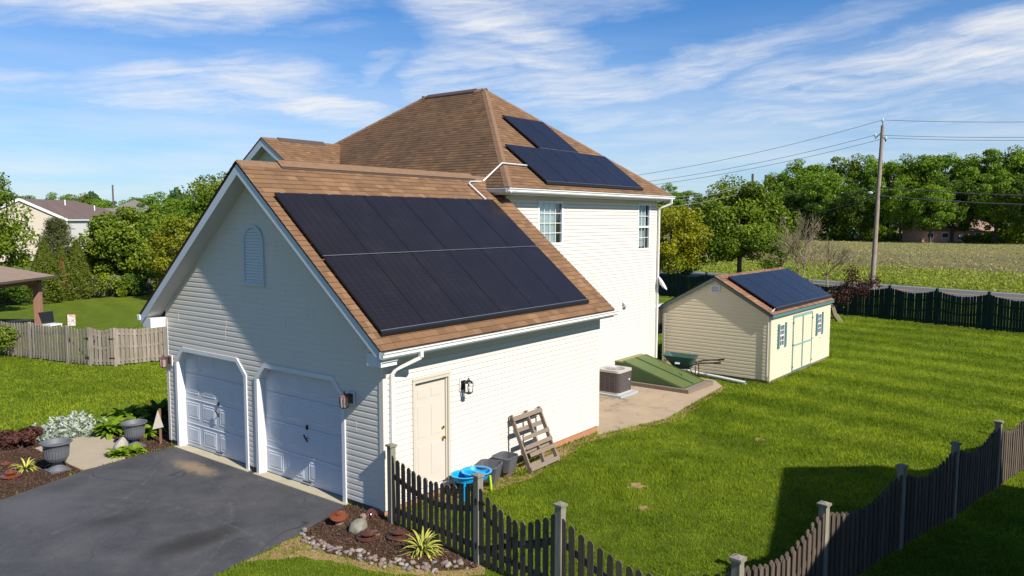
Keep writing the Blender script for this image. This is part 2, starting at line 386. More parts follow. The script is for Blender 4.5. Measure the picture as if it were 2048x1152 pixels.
def _asph(t, b, obj):
    n = t.noise(obj, 1.1, 6, .6, .4); n2 = t.noise(obj, 90., 3, .7); n3 = t.noise(obj, 6., 5, .7)
    c = t.mix(t.mapr(n, .35, .7, 0., 1.), (.034, .036, .042), (.072, .071, .074))
    c = t.mix(t.mapr(n3, .55, .75, 0., .35), c, (.12, .105, .09)); c = t.mix(t.mapr(n2, .56, .7, 0., .5), c, (.15, .145, .14))
    n9 = t.noise(obj, 38., 4, .8); c = t.mix(t.mapr(n9, .45, .7, 0., .35), c, (.015, .016, .018)); c = t.mix(t.mapr(n2, .62, .74, 0., .5), c, (.26, .25, .24))
    vo = t.add('ShaderNodeTexVoronoi', feature='DISTANCE_TO_EDGE'); vo.inputs['Scale'].default_value = .33
    t.l.new(t.vmath('ADD', obj, t.vmath('MULTIPLY', t.vmath('SUBTRACT', t.add('ShaderNodeTexNoise').outputs['Color'], (.5, .5, .5)).outputs[0], (2.4, 2.4, 0)).outputs[0]).outputs[0], vo.inputs['Vector'])
    c = t.mix(t.math('MULTIPLY', t.mapr(vo.outputs[0], 0., .006, .8, 0.), t.mapr(n, .48, .56, 0., 1.)), c, (.012, .012, .013))
    # oil stains and a washed-out tan patch by the left door
    for (x, y, rx, ry, col, w) in ((-2.60, 1.70, .75, .30, (.018, .016, .014), .8), (-2.9, 3.6, .5, .25, (.02, .018, .017), .5),
                                   (-.62, 5.25, .22, .75, (.24, .17, .10), .75), (-3.6, 5.3, .7, .9, (.085, .085, .09), .6)):
        mp = t.add('ShaderNodeMapping', vector_type='TEXTURE'); mp.inputs['Location'].default_value = (x, y, 0); mp.inputs['Scale'].default_value = (rx, ry, 1)
        wv = t.vmath('ADD', obj, t.comb(t.math('MULTIPLY', t.math('SUBTRACT', n3, .5), .5), t.math('MULTIPLY', t.math('SUBTRACT', n, .5), .6))).outputs[0]
        t.l.new(t.vmath('MULTIPLY', wv, (1, 1, 0)).outputs[0], mp.inputs[0]); ln = t.vmath('LENGTH', mp.outputs[0]).outputs['Value']
        c = t.mix(t.mapr(ln, .3, 1.5, w, 0., True), c, col)
    # curved tyre scuffs
    for (x, y, r) in ((-6.2, 5.2, 5.45), (-5.2, 8.6, 4.9), (-8.5, 2.0, 6.6)):
        mp = t.vmath('SUBTRACT', obj, (x, y, 0)); ln = t.vmath('LENGTH', mp.outputs[0]).outputs['Value']
        k = t.mapr(t.math('ABSOLUTE', t.math('SUBTRACT', ln, r)), 0., .05, .3, 0.); c = t.mix(t.math('MULTIPLY', k, t.mapr(n3, .45, .6, 0., 1.)), c, (.13, .13, .13))
    bn = t.add('ShaderNodeBump'); bn.inputs['Strength'].default_value = .5; bn.inputs['Distance'].default_value = .008
    t.l.new(n2, bn.inputs['Height']); t.l.new(bn.outputs[0], b.inputs['Normal'])
    return c
M['asphalt'] = material('driveway_asphalt', rough=.85, spec=.35, custom=_asph)
M['road'] = material('road_asphalt', (.08, .08, .084), .9, noise=(1.5, .6, (.06, .06, .064)))
M['yellow_line'] = material('yellow_paint', (.60, .30, .04), .7)
M['white_line'] = material('white_paint', (.62, .62, .58), .7)
def _conc(base, dark, crack):
    def f(t, b, obj):
        n = t.noise(obj, 1.3, 6, .65); n2 = t.noise(obj, 45., 3, .7)
        c = t.mix(t.mapr(n, .3, .7, 0., 1.), base, dark); c = t.mix(t.mapr(n2, .5, .7, 0., .3), c, tuple(x*.6 for x in dark))
        if crack:
            vo = t.add('ShaderNodeTexVoronoi', feature='DISTANCE_TO_EDGE'); vo.inputs['Scale'].default_value = .42
            wv = t.vmath('ADD', obj, t.vmath('MULTIPLY', t.vmath('SUBTRACT', t.n.new('ShaderNodeTexNoise').outputs['Color'], (.5, .5, .5)).outputs[0], (3.2, 3.2, 0)).outputs[0]).outputs[0]
            t.l.new(wv, vo.inputs['Vector']); k = t.mapr(vo.outputs[0], 0., .028, .7, 0.)
            c = t.mix(t.math('MULTIPLY', k, t.mapr(n, .42, .58, 0., 1.)), c, (.12, .09, .06))
        bn = t.add('ShaderNodeBump'); bn.inputs['Strength'].default_value = .3; bn.inputs['Distance'].default_value = .01
        t.l.new(n2, bn.inputs['Height']); t.l.new(bn.outputs[0], b.inputs['Normal'])
        return c
    return f
M['patio'] = material('cracked_concrete', rough=.9, custom=_conc((.35, .265, .17), (.27, .205, .14), True))
M['walk'] = material('tan_concrete', rough=.9, custom=_conc((.34, .285, .20), (.28, .235, .17), False))
M['apron'] = material('concrete_apron', rough=.9, custom=_conc((.38, .34, .24), (.30, .26, .18), False))
def _mulch(t, b, obj):
    n = t.noise(obj, 24., 5, .75); n2 = t.noise(t.scalev(obj, 1, 2.2, 1), 55., 4, .7); n0 = t.noise(obj, 2., 3)
    c = t.mix(t.mapr(n, .35, .65, 0., 1.), (.032, .016, .010), (.105, .055, .032)); c = t.mix(t.mapr(n2, .6, .75, 0., .7), c, (.20, .12, .075))
    c = t.mix(t.mapr(n0, .4, .7, 0., .3), c, (.14, .08, .05))
    bn = t.add('ShaderNodeBump'); bn.inputs['Strength'].default_value = 1.; bn.inputs['Distance'].default_value = .03
    t.l.new(t.math('ADD', n, n2), bn.inputs['Height']); t.l.new(bn.outputs[0], b.inputs['Normal']); return c
M['mulch'] = material('bark_mulch', rough=.95, spec=.15, custom=_mulch)
M['soil'] = material('bare_soil', (.33, .19, .10), .95, noise=(7, .8, (.22, .13, .07)), bump=(40, .8, .02))
def _wood(base, dark, green=0.):
    def f(t, b, obj):
        g = t.noise(t.scalev(obj, 14, 14, .9), 2., 5, .7); n = t.noise(obj, 1.6, 4, .6)
        info = t.add('ShaderNodeNewGeometry').outputs['Random Per Island']
        c = t.mix(t.mapr(g, .3, .7, 0., 1.), base, dark); c = t.mix(t.math('MULTIPLY', info, .55), c, tuple(x*.55 for x in dark))
        if green: c = t.mix(t.mapr(n, .4, .7, 0., green), c, (.09, .11, .06))
        return c
    return f
M['fence_dark'] = material('weathered_fence', rough=.9, spec=.15, custom=_wood((.150, .112, .086), (.068, .053, .043), .15))
M['fence_post'] = material('weathered_post', rough=.9, spec=.15, custom=_wood((.30, .27, .22), (.17, .155, .125), .4))
M['fence_light'] = material('grey_fence', rough=.9, spec=.15, custom=_wood((.34, .285, .235), (.20, .17, .145), .3))
M['fence_green'] = material('green_stained_fence', rough=.9, spec=.15, custom=_wood((.022, .046, .034), (.012, .026, .020)))
M['fence_back'] = material('far_fence_wood', rough=.9, custom=_wood((.20, .165, .14), (.11, .095, .08), .3))  # brown-grey wood grain of the far fence
M['pallet'] = material('pallet_wood', rough=.9, spec=.15, custom=_wood((.27, .205, .155), (.165, .13, .105)))
M['curb_wood'] = material('weathered_timber', rough=.9, custom=_wood((.26, .19, .14), (.15, .115, .09)))
M['bark'] = material('tree_bark', (.075, .055, .04), .95, noise=(8, .8, (.04, .03, .022)))
M['bark_light'] = material('lichened_bark', (.26, .20, .12), .95, noise=(14, .8, (.13, .10, .06)))
M['pole'] = material('pole_wood', (.26, .20, .16), .9, noise=(3, .8, (.17, .135, .11)))
M['pole_far'] = material('distant_pole', (.10, .07, .07), .9)
M['porcelain'] = material('pale_insulator', (.45, .62, .66), .2)
M['cable'] = material('cable', (.05, .05, .055), .6)
M['cable_pale'] = material('aluminium_cable', (.30, .31, .32), .4, .5)
def leafmat(name, c1, c2, trans=.35, gloss=.012):
    m = bpy.data.materials.new(name); m.use_nodes = True; t = NT(m.node_tree); t.n.remove(t.n['Principled BSDF'])
    at = t.add('ShaderNodeAttribute', attribute_name='tint').outputs['Fac']
    c = t.mix(at, tuple(c1), tuple(c2))
    df = t.add('ShaderNodeBsdfDiffuse'); tl = t.add('ShaderNodeBsdfTranslucent'); t.l.new(c, df.inputs[0])
    t.l.new(t.mix(1., c, (1.15, 1.2, .5), 'MULTIPLY'), tl.inputs[0])
    mx = t.add('ShaderNodeMixShader'); mx.inputs[0].default_value = trans; t.l.new(df.outputs[0], mx.inputs[1]); t.l.new(tl.outputs[0], mx.inputs[2])
    gl = t.add('ShaderNodeBsdfGlossy'); gl.inputs['Roughness'].default_value = .45; m2 = t.add('ShaderNodeMixShader'); m2.inputs[0].default_value = gloss
    t.l.new(mx.outputs[0], m2.inputs[1]); t.l.new(gl.outputs[0], m2.inputs[2]); t.l.new(m2.outputs[0], t.n['Material Output'].inputs[0]); return m
L = {'green': leafmat('leaf_green', (.052, .098, .009), (.205, .268, .020)), 'maple': leafmat('leaf_maple', (0.05581, 0.1116, 0.01015), (0.2233, 0.2689, 0.02233)),
     'yellow': leafmat('leaf_yellow_green', (.10, .135, .007), (.33, .30, .012)), 'dark': leafmat('leaf_dark', (0.0344, 0.07525, 0.01075), (0.1129, 0.1774, 0.01935)),
     'wood': leafmat('leaf_wood', (0.06048, 0.1276, 0.01209), (0.2284, 0.3426, 0.02687)), 'pine': leafmat('needle', (.045, .062, .020), (.15, .155, .055), .3),
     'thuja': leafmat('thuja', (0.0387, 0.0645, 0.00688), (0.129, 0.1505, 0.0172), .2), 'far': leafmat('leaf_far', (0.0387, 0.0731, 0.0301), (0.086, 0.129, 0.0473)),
     'plum': leafmat('leaf_purple', (.035, .015, .016), (.11, .050, .042)), 'heuchera': leafmat('leaf_burgundy', (.045, .016, .016), (.15, .065, .05)),
     'silver': leafmat('leaf_silver', (.22, .27, .23), (.48, .53, .47)), 'hosta': leafmat('leaf_hosta', (.07, .145, .010), (.25, .34, .024)),
     'yucca': leafmat('leaf_yucca', (.42, .39, .06), (.60, .56, .15), .25), 'yucca_edge': leafmat('leaf_yucca_edge', (.12, .18, .04), (.3, .32, .08), .2),
     'grass': leafmat('grass_blade', (.100, .155, .011), (.292, .355, .028), .45, 0.), 'shrub': leafmat('leaf_shrub', (.06, .11, .012), (.21, .27, .025)),
     'olive': leafmat('leaf_olive', (.10, .13, .010), (.26, .26, .02)), 'red_tip': leafmat('leaf_dry', (.22, .11, .05), (.34, .19, .10)), 'weed': leafmat('weed', (.12, .18, .015), (.36, .38, .05))}

# ------------------------------------------------------------------ ground and paving
def sheet(name, pts, z, mat, thick=0.):
    mb = MB()
    def clip(P, xc, sgn):
        out = []
        for i in range(len(P)):
            a, b = P[i], P[(i+1) % len(P)]; ia, ib = (a[0]-xc)*sgn >= 0, (b[0]-xc)*sgn >= 0
            if ia: out.append(a)
            if ia != ib: f = (xc-a[0])/(b[0]-a[0]); out.append((xc, a[1]+(b[1]-a[1])*f))
        return out
    for lo, hi in ((-1e5, GX0), (GX0, GX1), (GX1, 1e5)):
        Q = clip(clip([tuple(p[:2]) for p in pts], lo, 1), hi, -1)
        if len(Q) < 3: continue
        P = [Vector((p[0], p[1], z+gz(p[0]))) for p in Q]
        if thick: mb.prism(P, (0, 0, -thick))
        else: mb.face(P)
    o = mb.build(name, mat); o['kind'] = 'structure'; return o
def inpoly(x, y, poly):
    r = np.zeros(len(x), bool); n = len(poly)
    for i in range(n):
        x0, y0 = poly[i][:2]; x1, y1 = poly[(i+1) % n][:2]
        if y0 == y1: continue
        r ^= ((y0 > y) != (y1 > y)) & (x < (x1-x0)*(y-y0)/(y1-y0)+x0)
    return r
def wiggle(pts, step=.25, amp=.04, seed=1):
    rr = random.Random(seed); out = []
    n = len(pts)
    for i in range(n):
        a, b = Vector(pts[i][:2]), Vector(pts[(i+1) % n][:2]); L_ = (b-a).length; k = max(1, int(L_/step)) if L_ < 12 else 1
        for j in range(k):
            p = a+(b-a)*j/k
            if j: p += Vector((rr.uniform(-amp, amp), rr.uniform(-amp, amp)))
            out.append((p.x, p.y))
    return out
sheet('lawn', [(-900, -1500), (2600, -1500), (2600, 2600), (-900, 2600)], 0, M['lawn'])
DRIVE = [(.0, .98), (0, 7.03), (-1.25, 7.0), (-2.18, 6.86), (-3.9, 6.33), (-12, 4.4), (-12, -1.6), (-7.0, -1.0), (-3.14, .30), (-1.42, .55)]
sheet('driveway', wiggle(DRIVE, .12, .016, 3), .006, M['asphalt'])
WALK = [(-2.18, 6.90), (-1.22, 7.02), (-.72, 8.35), (-.60, 9.45), (-1.55, 9.65), (-2.15, 9.4)]
BEDL = [(-12, 4.42), (-3.9, 6.35), (-2.18, 6.88), (-1.25, 7.02), (-.1, 7.06), (.02, 7.35), (1.7, 7.36), (1.8, 8.9), (.9, 10.2), (-.2, 10.7), (-1.0, 11.1), (-1.8, 11.0), (-2.9, 9.9), (-4.2, 8.6), (-6.2, 6.9), (-12, 5.2)]
sheet('mulch_bed', wiggle(BEDL, .3, .05, 4), .004, M['mulch'])
sheet('walkway', WALK, .016, M['walk'], .05)
BEDR = [(-1.42, .56), (-.02, .98), (-.01, -.06), (-.12, -.4), (-.37, -2.5), (-.55, -2.62), (-1.0, -2.2), (-1.42, -1.2), (-1.62, -.4)]
sheet('mulch_bed', wiggle(BEDR, .25, .03, 5), .005, M['mulch'])
sheet('dirt_edge', wiggle([(-1.36, .56), (-1.2, -.9), (-.9, -2.0), (-.35, -2.62), (-.62, -2.85), (-1.15, -2.45), (-1.62, -1.35), (-1.9, -.2), (-2.6, .36)], .2, .05, 6), .003, M['soil'])
PATIO = [(7.30, .02), (7.02, -.17), (9.75, -.72), (12.6, -.38), (15.0, -.12), (15.8, .5), (16.0, 2.3), (17.2, 2.4), (17.2, 2.94), (7.3, 2.94)]
sheet('patio', wiggle(PATIO[:], .4, .015, 7), .012, M['patio'])
sheet('dirt_edge', wiggle([(4.4, -.02), (7.2, -.02), (9.8, -.62), (12.5, -.28), (15.1, 0.05), (15.0, -.30), (12.6, -.56), (9.7, -1.0), (7.6, -.55), (6.2, -.30), (4.6, -.62), (3.2, -.85), (1.2, -.62), (1.2, -.02)], .25, .07, 8), .003, M['soil'])
# road and the meadow beyond it
def ru(v, off): return (60.37+.25*v+off, v)
V0, V1 = -90, 150
sheet('field', [ru(-500, .3), ru(900, .3), (1500, 900), (1500, -500)], .004, M['field'])
sheet('road', [ru(V0, .5), ru(V1, .5), ru(V1, -7.6), ru(V0, -7.6)], .010, M['road'])
for nm, a, b, m in (('edge_marking', -.15, 0, 'white_line'), ('centre_marking', -3.45, -3.33, 'yellow_line'), ('centre_marking', -3.75, -3.63, 'yellow_line'), ('edge_marking', -7.1, -6.95, 'white_line')):
    sheet(nm, [ru(V0, b), ru(V1, b), ru(V1, a), ru(V0, a)], .018, M[m])

# ------------------------------------------------------------------ the house
W, LG, VH, UF, E2 = 7.332, 7.287, 2.959, 16.06, 6.138
H = empty('house', (0, 0, 0), 'large cream sided house with attached two-door garage, brown shingle roofs and black solar panels', 'house')
X, Y, Z = Vector((1, 0, 0)), Vector((0, 1, 0)), Vector((0, 0, 1))
ZS = .12
def gable(v): return 3.0+(6.442-3.098)/4.063*min(v+.05, W+.05-v)+.05
# openings on the garage front: chamfered, so take a hole per band
A0, A1, B0, B1, GH = 1.008, 3.829, 4.121, 6.959, 2.38
def door_holes(a, b):
    hs = [(a+.02, b-.02, 0, 2.05)]
    for i in range(6):
        f = (i+.5)/6; hs.append((a+.02+.33*f, b-.02-.33*f, 2.05+.33*i/6, 2.05+.33*(i+1)/6))
    return hs
holes = door_holes(A0, A1)+door_holes(B0, B1)+[(3.41, 4.08, 3.98, 4.85)]
kz = (6.442-3.098)/4.063
def ext_front(z): d = max(0., (z-3.33)/kz); return (min(W/2, d), max(W/2, W-d))
wm = MB(); courses(wm, (0, 0, 0), Y, Z, -X, ZS, 6.34, ext_front, SP, LAP, holes, phase=ZS)
courses(wm, (0, 0, 0), X, Z, -Y, ZS, 2.98, lambda z: (0, LG), SP, LAPS, [(.74, 1.68, .0, 2.31)], phase=ZS)
courses(wm, (LG, 0, 0), Y, Z, X, ZS, 6.34, ext_front, SP, LAP, phase=ZS)
courses(wm, (0, W, 0), X, Z, Y, ZS, 2.98, lambda z: (0, LG), SP, LAP, phase=ZS)
courses(wm, (LG, VH, 0), X, Z, -Y, ZS, 5.96, lambda z: (0, UF-LG), SP, LAPS, [(8.76-LG, 9.98-LG, 4.58, 5.80), (14.66-LG, 15.50-LG, 4.26, 5.82)], phase=ZS)
courses(wm, (LG, 0, 0), Y, Z, -X, ZS, 5.96, lambda z: (VH, 14.6), SP, LAP, phase=ZS)
courses(wm, (UF, 0, 0), Y, Z, X, ZS, 5.96, lambda z: (VH, 14.6), SP, LAP, phase=ZS)
courses(wm, (LG, 14.6, 0), X, Z, Y, ZS, 5.96, lambda z: (0, UF-LG), SP, LAP, phase=ZS)
def ext_wing(z): d = max(0., (z-6.26)/.652); return (min(12.1, 9.6+d), max(12.1, 14.6-d))
courses(wm, (6.3, 0, 0), Y, Z, -X, ZS, 7.84, ext_wing, SP, LAP, phase=ZS)
courses(wm, (6.3, 9.6, 0), X, Z, -Y, ZS, 5.96, lambda z: (0, LG-6.3), SP, LAP, phase=ZS)
courses(wm, (6.3, 14.6, 0), X, Z, Y, ZS, 5.96, lambda z: (0, LG-6.3), SP, LAP, phase=ZS)
rr = random.Random(12)
def seams(n, s0, s1, z0, z1, put, ok=lambda s_, z: True):
    for _ in range(n*4):
        if n <= 0: break
        k_ = rr.randrange(0, int((z1-z0)/SP/2)); z = z0+k_*2*SP; s_ = rr.uniform(s0, s1)
        if ok(s_, z) and ok(s_, z+2*SP): put(s_, z+.004, z+2*SP-.006); n -= 1
inh = lambda s_, z: not any(h[0]-.1 < s_ < h[1]+.1 and h[2]-.1 < z < h[3]+.1 for h in holes+[(A0, A1, 0, 2.5), (B0, B1, 0, 2.5)]) and ext_front(z)[0]+.4 < s_ < ext_front(z)[1]-.4
seams(26, .2, W-.2, ZS, 5.6, lambda s_, a_, b_: wm.box(-.0115, -.004, s_, s_+.007, a_, b_), inh)
seams(16, .3, LG-.2, ZS, 2.8, lambda s_, a_, b_: wm.box(s_, s_+.007, -.0225, -.006, a_, b_), lambda s_, z: not .5 < s_ < 2.3)
seams(14, LG+.3, UF-.3, ZS, 5.5, lambda s_, a_, b_: wm.box(s_, s_+.007, VH-.0225, VH-.006, a_, b_), lambda s_, z: not (z > 4 and (8.5 < s_ < 10.2 or 14.4 < s_ < 15.8)))
wm.build('wall', M['siding'], H)
fm = MB(); fm.box(.01, LG-.01, .012, .3, -.35, ZS+.004); fm.box(LG, UF, VH+.012, VH+.3, -.5, ZS+.004); fm.build('foundation', M['foundation'], H)
fm = MB()
for a, b in ((0.02, A0+.02), (A1-.02, B0+.02), (B1-.02, W-.02)): fm.box(.014, .35, a, b, -.2, ZS+.004)
fm.build('foundation', M['shaded_foundation'], H)
# corner posts
cm = MB()
def corner(x, y, sx_, sy_, z0, z1, w=.085):
    cm.prism([(x, y, z0), (x+sx_*w, y, z0), (x+sx_*w, y+sy_*.0, z0), (x+sx_*w, y-sy_*.018, z0), (x-sx_*.018, y-sy_*.018, z0), (x-sx_*.018, y+sy_*w, z0), (x, y+sy_*w, z0)], (0, 0, z1-z0))
corner(0, 0, 1, 1, ZS-.02, 2.98); corner(0, W, 1, -1, ZS-.02, 2.98); corner(LG, 0, -1, 1, ZS-.02, 2.95); corner(UF, VH, -1, 1, ZS-.02, 5.95); corner(LG, VH, 1, 1, 2, 5.95)
corner(6.3, 9.6, 1, 1, 2, 5.95)
cm.build('corner_trim', M['siding'], H)
# rake boards, soffits, returns
def rake(name_parent, u, v0, v1, vr, z0, zr, out, width=.20, under=.40, mats=('shade_blue_trim', 'soffit')):
    fb, sb = MB(), MB()
    for (va, vb) in ((v0, vr), (v1, vr)):
        a, b = Vector((u, va, z0)), Vector((u, vb, zr))
        a2, b2 = a-Z*.02, b-Z*.02
        fb.prism([a2, b2, b2-Z*width*1.25, a2-Z*width*1.02], (.028, 0, 0))
        s0, s1 = a2-Z*width*.95, b2-Z*width*1.2
        sb.prism([s0+X*.028, s1+X*.028, s1+X*under, s0+X*under], (0, 0, .02))
    return fb.build('rake_board', M[mats[0]], name_parent), sb.build('soffit', M[mats[1]], name_parent)
rake(H, -.40, -.39, W+.39, W/2, 3.09, 6.44, -1)
rake(H, 5.99, 9.6-.38, 14.6+.38, 12.1, 6.05, 7.93, -1, .2, .3)
rm = MB()                                                        # boxed returns at the eaves of the garage front
for s, y0 in ((-1, W), (1, 0)):
    ya, yb = (y0+.0, y0+.36) if s < 0 else (y0-.36, y0)
    rm.prism([(-.365, ya, 2.80), (-.365, yb, 2.80), (-.365, yb, 3.02), (-.365, ya, 3.02)], (.365, 0, 0))
rm.build('eave_return', M['trim'], H)
sm = MB(); sm.box(0, LG+.05, -.37, -.014, 2.90, 2.93); sm.box(0, LG+.05, W+.014, W+.37, 2.90, 2.93)
sm.box(6.95, UF+.33, 2.60, VH-.014, 5.955, 5.975); sm.box(6.95, LG-.014, VH, 9.5, 5.955, 5.975); sm.box(UF+.014, UF+.33, VH, 14.9, 5.955, 5.975); sm.build('eave_soffit', M['soffit'], H)
fm2 = MB(); fm2.box(-.365, LG+.05, -.385, -.365, 2.90, 3.08); fm2.box(6.92, UF+.36, 2.57, 2.59, 5.95, 6.12); fm2.box(6.90, 6.92, 2.59, 3.5, 5.95, 6.12); fm2.build('fascia', M['trim'], H)
# garage roof
def slope(mb, u0, u1, p0, p1, ext=None):
    """p0,p1=(v,z) at eave and ridge"""
    run = p1[0]-p0[0]; rise = p1[1]-p0[1]; L_ = math.hypot(run, rise); T = Vector((0, run/L_, rise/L_)); N = Vector((0, -rise/L_, run/L_)) if run > 0 else Vector((0, rise/L_, -run/L_))
    courses(mb, (0, p0[0], p0[1]), X, T, N, 0, L_, ext or (lambda t_: (u0, u1)), .143, SHG, uv=True)
for v_ in (-.415, W+.415):
    rf = MB(); slope(rf, -.42, LG+.066, (v_, 3.085), (W/2, 6.442)); rf.build('roof', M['shingle'], H)
rb = MB()                                                        # decking under the shingles
for (a, b) in ((-.40, W/2), (W+.40, W/2)):
    rb.prism([(-.40, a, 3.09), (-.40, b, 6.425), (-.40, b, 6.38), (-.40, a, 3.045)], (LG+.066+.395, 0, 0))
rb.build('roof_deck', M['vent_strip'], H)
rc = MB(); 
for i in range(27):
    u = -.395+i*.285
    if u > 7.15: break
    rc.prism([(u, W/2-.15, 6.335+i % 2*.004), (u, W/2, 6.464+i % 2*.004), (u, W/2+.15, 6.335+i % 2*.004), (u, W/2+.15, 6.325), (u, W/2, 6.45), (u, W/2-.15, 6.325)], (.30, 0, 0))
rc.build('ridge_cap', M['ridge_cap'], H)
rv = MB(); rv.prism([(.55, W/2-.16, 6.36), (.55, W/2, 6.49), (.55, W/2+.16, 6.36), (.55, W/2+.16, 6.33), (.55, W/2, 6.45), (.55, W/2-.16, 6.33)], (6.1, 0, 0))
rvo = rv.build('ridge_vent', M['vent_strip'], H)
rv = MB(); rv.prism([(.53, W/2-.165, 6.375), (.53, W/2, 6.515), (.53, W/2+.165, 6.375), (.53, W/2+.15, 6.375), (.53, W/2, 6.50), (.53, W/2-.15, 6.375)], (6.1, 0, 0))
rv.build('ridge_cap', M['ridge_cap'], rvo)
# main hip roof
U0, U1, Va, Vb = 6.85, 16.49, 2.53, 15.0; UR, VRa, VRb, ZR = 11.67, 7.35, 10.19, 9.76
Ls = math.hypot(UR-U0, ZR-E2); cs, sn = (UR-U0)/Ls, (ZR-E2)/Ls
hr = MB()
courses(hr, (0, Va, E2), X, Vector((0, cs, sn)), Vector((0, -sn, cs)), 0, Ls, lambda q: (U0+cs*q, U1-cs*q), .143, SHG, uv=True)
hr.build('roof', M['shingle'], H); hr = MB()
courses(hr, (0, Vb, E2), X, Vector((0, -cs, sn)), Vector((0, sn, cs)), 0, Ls, lambda q: (U0+cs*q, U1-cs*q), .143, SHG, uv=True)
hr.build('roof', M['shingle'], H)
hr = MB()
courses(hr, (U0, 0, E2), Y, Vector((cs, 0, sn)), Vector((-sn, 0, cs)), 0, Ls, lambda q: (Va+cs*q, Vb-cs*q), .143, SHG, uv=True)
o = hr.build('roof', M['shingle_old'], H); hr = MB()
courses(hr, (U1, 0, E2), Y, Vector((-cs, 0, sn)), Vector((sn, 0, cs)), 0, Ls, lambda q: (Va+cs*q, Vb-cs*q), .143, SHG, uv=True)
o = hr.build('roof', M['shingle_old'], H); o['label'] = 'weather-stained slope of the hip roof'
hc = MB()
for (a, b) in (((U0, Va, E2), (UR, VRa, ZR)), ((U1, Va, E2), (UR, VRa, ZR)), ((U0, Vb, E2), (UR, VRb, ZR)), ((U1, Vb, E2), (UR, VRb, ZR))):
    a, b = Vector(a), Vector(b); n = 28; d = (b-a)/n
    ax = (Vector((b.x-a.x, 0, 0))).normalized(); ay = (Vector((0, b.y-a.y, 0))).normalized()
    e1 = (ay*cs*1+Vector((0, 0, 0))); 
    s1 = (ax*-cs + Z*-sn*0).normalized()
    for i in range(n):
        p, q = a+d*i, a+d*(i+1.05); lift = .028+(.004 if i % 2 else 0)
        # two wings lying on the neighbouring slopes
        w1 = (Vector((0, -ay.y, 0))*.0+ax*-1).normalized(); 
        l1 = Vector((ax.x*-.13, ay.y*.0, -.13*(ZR-E2)/(UR-U0)*0)); 
        A_ = p+Z*lift; B_ = q+Z*(lift-.004)
        # slope facing -ax rises along ax ; its level direction is ay
        la = ay*-.17*0
        f1 = Vector((0, ay.y, 0))*.16; f2 = Vector((ax.x, 0, 0))*.16     # level runs on the two faces
        k = .0
        hc.prism([A_, A_+f1+Z*-.012, B_+f1+Z*-.012, B_], (0, 0, -.02))
        hc.prism([A_, B_, B_+f2+Z*-.012, A_+f2+Z*-.012], (0, 0, -.02))
hc.prism([(UR-.16, VRa-.1, ZR-.09), (UR, VRa-.1, ZR+.035), (UR+.16, VRa-.1, ZR-.09), (UR+.16, VRa-.1, ZR-.11), (UR, VRa-.1, ZR+.01), (UR-.16, VRa-.1, ZR-.11)], (0, VRb-VRa+.2, 0))
hc.build('hip_cap', M['ridge_cap'], H)
rv = MB(); rv.prism([(UR-.17, VRa+.35, ZR-.06), (UR, VRa+.35, ZR+.065), (UR+.17, VRa+.35, ZR-.06), (UR+.17, VRa+.35, ZR-.1), (UR, VRa+.35, ZR+.02), (UR-.17, VRa+.35, ZR-.1)], (0, VRb-VRa-.5, 0))
rv.build('ridge_vent', M['vent_strip'], H)
# front wing roof
wr = MB(); slope(wr, 5.97, 12.2, (9.6-.40, 6.06), (12.1, 7.95), lambda q: (5.97, U0+.0+.75*q/1.25/.75+.2)); slope(wr, 5.97, 12., (14.6+.4, 6.06), (12.1, 7.95), lambda q: (5.97, U0+q/1.25+.2))
wr.build('roof', M['shingle'], H)
wc = MB(); wc.prism([(5.98, 11.95, 7.84), (5.98, 12.1, 7.965), (5.98, 12.25, 7.84), (5.98, 12.25, 7.82), (5.98, 12.1, 7.94), (5.98, 11.95, 7.82)], (3.2, 0, 0)); wc.build('ridge_cap', M['ridge_cap'], H)
wc = MB(); wc.prism([(6.6, 11.93, 7.86), (6.6, 12.1, 8.0), (6.6, 12.27, 7.86), (6.6, 12.27, 7.83), (6.6, 12.1, 7.96), (6.6, 11.93, 7.83)], (1.9, 0, 0)); wc.build('ridge_vent', M['vent_strip'], H)
# plumbing vents on the far hip
for (x, y, z) in ((14.2, 6.0, 8.0), (13.6, 6.9, 8.35)):
    MB().tube([(x, y, z-.3), (x, y, z+.45)], .05, 8).build('vent_pipe', M['trim'], H)
# gutters
def gutter(a, b, out, par=H):
    a, b, out = Vector(a), Vector(b), Vector(out); d = (b-a)
    prof = [(0, 0), (0, -.11), (.07, -.125), (.10, -.09), (.095, -.05), (.125, -.025), (.125, 0), (.110, 0), (.110, -.018), (.08, -.045), (.085, -.085), (.06, -.112), (.012, -.10), (.012, 0)]
    m = MB(); m.prism([a+out*x_+Z*z_ for x_, z_ in prof], d)
    m.face([a+out*x_+Z*z_+d*.0003 for x_, z_ in prof[:7]])
    g = m.build('gutter', M['white_metal'], par)
    n = int(d.length/1.15); h = MB()
    for i in range(n):
        p = a+d*((i+.3)/n); h.obox(p+out*.06+Z*.006, out, d.normalized(), Z, .065, .012, .005)
    h.build('hanger', M['copper'], g); return g
gutter((-.425, -.385, 3.075), (LG+.10, -.385, 3.075), -Y)
gutter((-.425, W+.385, 3.075), (LG, W+.385, 3.075), Y)
gutter((6.76, 2.565, 6.125), (UF+.45, 2.565, 6.125), -Y)
gutter((6.895, 3.45, 6.125), (6.895, 2.44, 6.125), -X)
gutter((6.25, 9.24, 6.05), (6.8, 9.24, 6.05), -Y)
ds = MB()
def spout(pts, w=.075):
    for a, b in zip(pts, pts[1:]): ds.bar(a, b, w, .06, up=(0, 1, 0) if abs((Vector(b)-Vector(a)).normalized().z) > .9 else (0, 0, 1))
spout([(.50, -.45, 2.99), (.50, -.45, 2.87), (.21, -.12, 2.66), (.16, -.06, 2.55), (.16, -.055, .1)]); ds.build('downspout', M['white_metal'], H)
